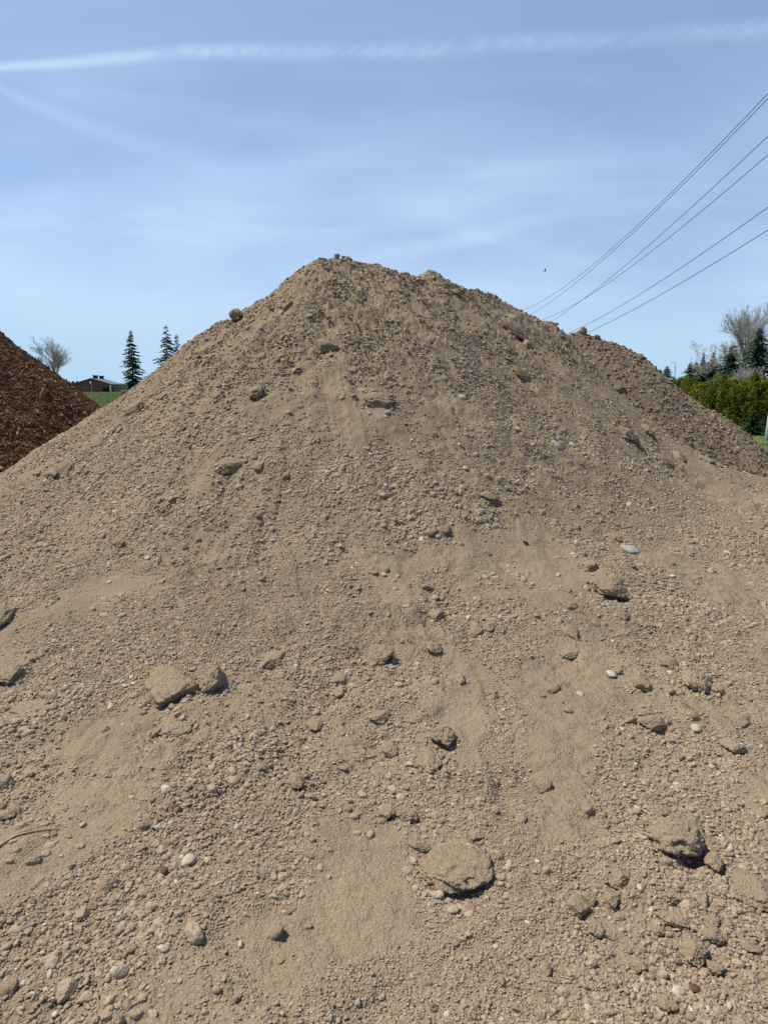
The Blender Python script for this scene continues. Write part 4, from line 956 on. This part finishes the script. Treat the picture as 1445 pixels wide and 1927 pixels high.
# cedar hedge: separate bushes in a row
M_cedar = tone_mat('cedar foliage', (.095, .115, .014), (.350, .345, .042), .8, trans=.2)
def cedar_mesh(h, wid, seed):
    r = np.random.default_rng(seed); mb = MB(); plumes = 90
    for k in range(plumes):
        tt = r.random() ** .8 * .93; a = r.uniform(0, 6.283); rad = wid * .5 * (1 - tt ** 2.2) * r.uniform(.62, 1.05) + .05
        base = np.array((math.cos(a) * rad * .8, math.sin(a) * rad * .8, tt * h * .88)); L_ = r.uniform(.3, .62) * (.6 + .4 * (1 - tt)); tn_ = r.random() * .6 + .12 * (tt > .6)
        lean = np.array((math.cos(a) * .38, math.sin(a) * .38, 1.0)) * L_
        for j in range(95):
            u = r.random(); p_ = base + lean * u + r.normal(0, .062 * (1.15 - u * .8), 3) * np.array((1.3, 1.3, 1)); d = r.normal(0, 1, 3) * .6 + np.array((0, 0, .9)); d /= np.linalg.norm(d); sd_ = np.cross(d, r.normal(0, 1, 3)); sd_ /= np.linalg.norm(sd_)
            l, w_ = r.uniform(.035, .075), r.uniform(.010, .02)
            mb.add([tuple(p_ - sd_ * w_), tuple(p_ + sd_ * w_), tuple(p_ + d * l + sd_ * w_ * .3), tuple(p_ + d * l - sd_ * w_ * .3)], [(0, 1, 2, 3)], float(np.clip(tn_ + r.normal(0, .18), 0, 1)))
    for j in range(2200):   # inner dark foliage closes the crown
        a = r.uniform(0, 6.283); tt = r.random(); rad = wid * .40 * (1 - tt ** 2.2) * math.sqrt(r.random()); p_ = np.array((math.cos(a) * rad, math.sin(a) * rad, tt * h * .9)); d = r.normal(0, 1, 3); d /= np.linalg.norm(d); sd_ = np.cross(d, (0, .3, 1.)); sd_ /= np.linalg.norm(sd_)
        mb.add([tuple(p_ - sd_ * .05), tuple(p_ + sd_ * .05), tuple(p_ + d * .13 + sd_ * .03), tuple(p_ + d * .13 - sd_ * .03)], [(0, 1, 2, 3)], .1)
    return mb
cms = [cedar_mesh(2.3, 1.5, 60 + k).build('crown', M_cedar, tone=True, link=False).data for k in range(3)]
tb = MB(); tb.tube([(0, 0, -.1), (0, 0, 1.), (0, 0, 2.0)], [.06, .045, .015], 7, cap=False); tbm = tb.build('trunk', M_bark, smooth=True, link=False).data
ctops = [(1262, 716, 31.5), (1280, 708, 30.5), (1300, 708, 29.5), (1318, 722, 28.8), (1340, 716, 28.3), (1362, 702, 28), (1383, 712, 27.7), (1400, 718, 27.6), (1420, 700, 27.6), (1441, 716, 27.5), (1466, 708, 27.4), (1490, 714, 27.2)]
CLB = ['yellow green cedar at the left end of the hedge where the soil heap meets it', 'second cedar from the left end of the hedge', 'third cedar from the left end of the hedge', 'lower topped cedar in the dip left of the hedge middle',
       'cedar right of the dip in the hedge', 'tall pointed cedar in the middle of the hedge', 'cedar just right of the tall pointed one', 'lower cedar left of the one in front of the tallest spruce', 'tallest cedar of the hedge in front of the tallest spruce',
       'cedar of the hedge cut by the right edge of the picture']
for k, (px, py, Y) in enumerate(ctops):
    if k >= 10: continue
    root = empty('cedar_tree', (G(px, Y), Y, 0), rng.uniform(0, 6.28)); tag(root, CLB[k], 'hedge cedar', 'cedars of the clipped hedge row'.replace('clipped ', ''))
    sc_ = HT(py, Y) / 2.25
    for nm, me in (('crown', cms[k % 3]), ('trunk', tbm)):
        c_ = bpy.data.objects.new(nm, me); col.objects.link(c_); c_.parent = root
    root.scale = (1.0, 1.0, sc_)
spruce(G(1422, 24.6), 24.6, HT(770, 24.6), 1.15, 71, 'young dark green spruce in front of the hedge beside the pole', sparse=1.1, mat=tone_mat('young spruce needles', (.015, .035, .010), (.06, .11, .03), .7), bottom=.02, tuft=1.6)

# ------------------------------------------------------------------ barn
Yb = 235.; kb = Yb / F_PX
M_bwall = flat_mat('maroon boards', (.26, .115, .09), (.19, .085, .07), 1.2, .8)
M_broof = flat_mat('grey metal roof', (.21, .22, .25), (.16, .17, .20), .4, .6)
M_trim = flat_mat('white trim', (.75, .75, .73), (.65, .65, .63), 2, .6)
M_bdark = flat_mat('vent black and painted shade', (.02, .018, .018), (.015, .014, .014), 2, .9)  # near black for the vents, and painted interior shade on the door panels
bx = G(140, Yb); barn = empty('barn', (bx, Yb, 0)); tag(barn, 'low maroon barn with grey metal roof beyond the grass field', 'barn')
Wg = 66 * kb; He = 14.5 * kb; Hp = 24.3 * kb; Dp = 30.; sx_ = G(199, Yb + 30) - G(173, Yb)      # gable width, eave, peak, depth, sideways shift of the far end
def bp(xp, zp, t_): return (xp + sx_ * t_ * 1.0 + 0, Dp * t_, zp)
pkx = 33 * kb
def slab(mb, quad, th):
    a = [Vector(q_) for q_ in quad]; n = (a[1] - a[0]).cross(a[3] - a[0]).normalized() * th; mb.add([tuple(q_) for q_ in a] + [tuple(q_ + n) for q_ in a], [(0, 3, 2, 1), (4, 5, 6, 7), (0, 1, 5, 4), (1, 2, 6, 5), (2, 3, 7, 6), (3, 0, 4, 7)])
mb = MB(); g0 = [bp(0, -.2, 0), bp(Wg, -.2, 0), bp(Wg, He, 0), bp(pkx, Hp, 0), bp(0, He, 0)]; g1 = [bp(0, -.2, 1), bp(Wg, -.2, 1), bp(Wg, He, 1), bp(pkx, Hp, 1), bp(0, He, 1)]
mb.add(g0 + g1, [(0, 1, 2, 3, 4), (9, 8, 7, 6, 5), (1, 6, 7, 2), (5, 0, 4, 9)]); mb.build('wall', M_bwall, barn)
ov = .6
mb = MB(); sl = (Hp - He) / (Wg - pkx); slab(mb, [bp(pkx, Hp + .05, -.02), bp(Wg + ov, He - ov * sl + .05, -.02), bp(Wg + ov, He - ov * sl + .05, 1.02), bp(pkx, Hp + .05, 1.02)], .18)
sl2 = (Hp - He) / pkx; slab(mb, [bp(-ov, He - ov * sl2 + .05, -.02), bp(pkx, Hp + .05, -.02), bp(pkx, Hp + .05, 1.02), bp(-ov, He - ov * sl2 + .05, 1.02)], .18)
rf = mb.build('roof', M_broof, barn)
for tt in (.28, .72):
    c_ = bp(pkx, Hp, tt); mb = MB(); mb.box(c_[0] - .45, c_[0] + .45, c_[1] - .9, c_[1] + .9, Hp - .2, Hp + 1.0); mb.box(c_[0] - .65, c_[0] + .65, c_[1] - 1.1, c_[1] + 1.1, Hp + 1.0, Hp + 1.2); mb.build('roof_vent', M_bdark, rf)
mb = MB(); mb.box(53 * kb, 65 * kb, -.06, .1, 0, 8.5 * kb); mb.build('door_shade_panel', M_bdark, barn)  # solid dark box on the gable, its colour stands for shade inside the doorway
# thin dark slab on the right wall, painted shade of an opening
mb = MB(); slab(mb, [bp(Wg, .05, .04), bp(Wg, .05, .30), bp(Wg, 8 * kb, .30), bp(Wg, 8 * kb, .04)], .06); mb.build('door_shade_panel', M_bdark, barn)
mb = MB(); mb.box(Wg - .02 + .05, Wg + .45, -.25, .1, 0, He - .3); mb.build('post', M_trim, barn)
mb = MB(); x0, x1, z0, z1 = 18 * kb, 26 * kb, 6.5 * kb, 12 * kb
mb.box(x0, x1, -.05, .05, z0, z0 + .14); mb.box(x0, x0 + .14, -.05, .05, z0 + .15, z1); wf = mb.build('window_frame', flat_mat('faded trim', (.3, .24, .24), (.25, .2, .2), 2), barn)
mb = MB(); mb.tube([(32.5 * kb, -.5, 15 * kb), (32.5 * kb, -.5, 15 * kb + .3), (32.5 * kb, -.5, 15 * kb + .75)], [.2, .36, .15], 8); mb.build('lamp', flat_mat('white lamp', (.9, .9, .9), (.85, .85, .85), 2, .4), barn, smooth=True)
mb = MB(); mb.tube([(32.5 * kb, -.12, 0), (32.5 * kb, -.12, 14 * kb)], .08, 6); mb.build('conduit', M_trim, barn)
o = bare_tree('bare_shrub', G(233, 220), 220, HT(722, 220), 1.1, 81, 'reddish leafless bush at the right end of the barn', stems=5, levels=3, thick=.5, tw=flat_mat('reddish twigs', (.24, .15, .14), (.2, .13, .12), 3)); o['category'] = 'shrub'

# far wood on the horizon
def wood():
    r = np.random.default_rng(90); V, Fq, T = [], [], []
    n = 9000; x = r.uniform(-330, 330, n); y = 430 + r.uniform(0, 40, n); hmax = 3.2 + 2.6 * fbm(x, y * 0, .02, 3, seed=91) + (np.abs(x + 195) < 25) * 1.2
    z = r.random(n) ** .8 * np.maximum(hmax, 1.2); s = r.uniform(.5, 1.2, n); a = r.uniform(0, 3.14, n); b_ = r.uniform(-.8, .8, n)
    v = []
    for (du, dv) in ((-1, -.6), (1, -.6), (.6, .8), (-.6, .8)):
        v.append(np.stack([x + du * s * np.cos(a), y + du * s * np.sin(a), z + dv * s + du * s * b_ * .4], 1))
    v = np.stack(v, 1).reshape(-1, 3); f = np.arange(4 * n).reshape(n, 4)
    o = mesh_obj('far_wood', v, f, tone_mat('far wood', (.075, .075, .055), (.15, .13, .10)), smooth=False)
    at = o.data.attributes.new('tone', 'FLOAT', 'FACE'); at.data.foreach_set('value', r.random(n).astype(np.float32)); return o
tag(wood(), 'low grey brown line of distant woods on the horizon', kind='stuff')

# ------------------------------------------------------------------ grass
M_grass = tone_mat('grass blades', (.10, .17, .035), (.40, .44, .17), .7, 'INSTANCER', trans=.25)
def tuft_mesh(seed, nb=16, hh=.4, sp=.14):
    r = random.Random(seed); mb = MB()
    for k in range(nb):
        a = r.uniform(0, 6.28); x0, y0 = r.gauss(0, sp), r.gauss(0, sp); h_ = hh * r.uniform(.5, 1.1); lx, ly = math.cos(a) * h_ * r.uniform(.1, .5), math.sin(a) * h_ * r.uniform(.1, .5); wx, wy = -math.sin(a) * .012, math.cos(a) * .012
        mb.add([(x0 - wx, y0 - wy, 0), (x0 + wx, y0 + wy, 0), (x0 + lx * .4 + wx * .7, y0 + ly * .4 + wy * .7, h_ * .6), (x0 + lx * .4 - wx * .7, y0 + ly * .4 - wy * .7, h_ * .6), (x0 + lx, y0 + ly, h_)], [(0, 1, 2, 3), (3, 2, 4)])
    return mb
tv = [tuft_mesh(i).build('tuft', M_grass, link=False).data for i in range(5)]
n = 42000; y = 26 + 130 * rng.random(n) ** 1.25; x = y * rng.uniform(-.50, -.26, n)
sg = rng.uniform(.8, 1.9, n)
n2 = 9000; y2 = rng.uniform(21, 34, n2); x2 = y2 * rng.uniform(.40, .62, n2)
x = np.concatenate([x, x2]); y = np.concatenate([y, y2]); sg = np.concatenate([sg, rng.uniform(.10, .2, n2)]); sxy = np.concatenate([rng.uniform(.8, 1.3, n), rng.uniform(.5, .9, n2)])
keep = np.hypot(x, y) > 21.5; x, y, sg, sxy = x[keep], y[keep], sg[keep], sxy[keep]; n = len(x)
instancer('grass', np.stack([x, y, np.full(n, -.03)], 1), np.stack([np.zeros(n), np.zeros(n), rng.uniform(0, 6.28, n)], 1), np.stack([sxy, sxy, sg], 1), rng.random(n), tv, M_grass,
          'green field grass beyond the heaps')

# ------------------------------------------------------------------ a bird in the air
c_ = P(1025, 510, 42); s_ = .9
mb = MB()
vb = [(-.10, 0, .0), (-.04, -.03, .0), (.06, -.025, 0), (.11, 0, .01), (.06, .025, 0), (-.04, .03, 0), (0, 0, .035), (0, 0, -.03), (-.19, -.03, 0), (-.19, .03, 0)]
mb.add(vb, [(0, 1, 6), (1, 2, 6), (2, 3, 6), (3, 4, 6), (4, 5, 6), (5, 0, 6), (1, 0, 7), (2, 1, 7), (3, 2, 7), (4, 3, 7), (5, 4, 7), (0, 5, 7), (0, 8, 9)])
for sg_ in (-1, 1):
    mb.add([(.05, sg_ * .02, .01), (-.04, sg_ * .02, .01), (-.05, sg_ * .14, .09), (.03, sg_ * .14, .10), (-.07, sg_ * .27, .06)], [(0, 1, 2, 3), (3, 2, 4)])
o = mb.build('bird', flat_mat('dark plumage', (.04, .04, .05), (.06, .06, .07), 10, .8)); o.matrix_world = Matrix.Translation(c_) @ Matrix.Rotation(R(-40), 4, 'Z') @ Matrix.Rotation(R(30), 4, 'X') @ Matrix.Scale(s_, 4)
tag(o, 'tiny dark bird flying above the right shoulder of the heap', 'bird')
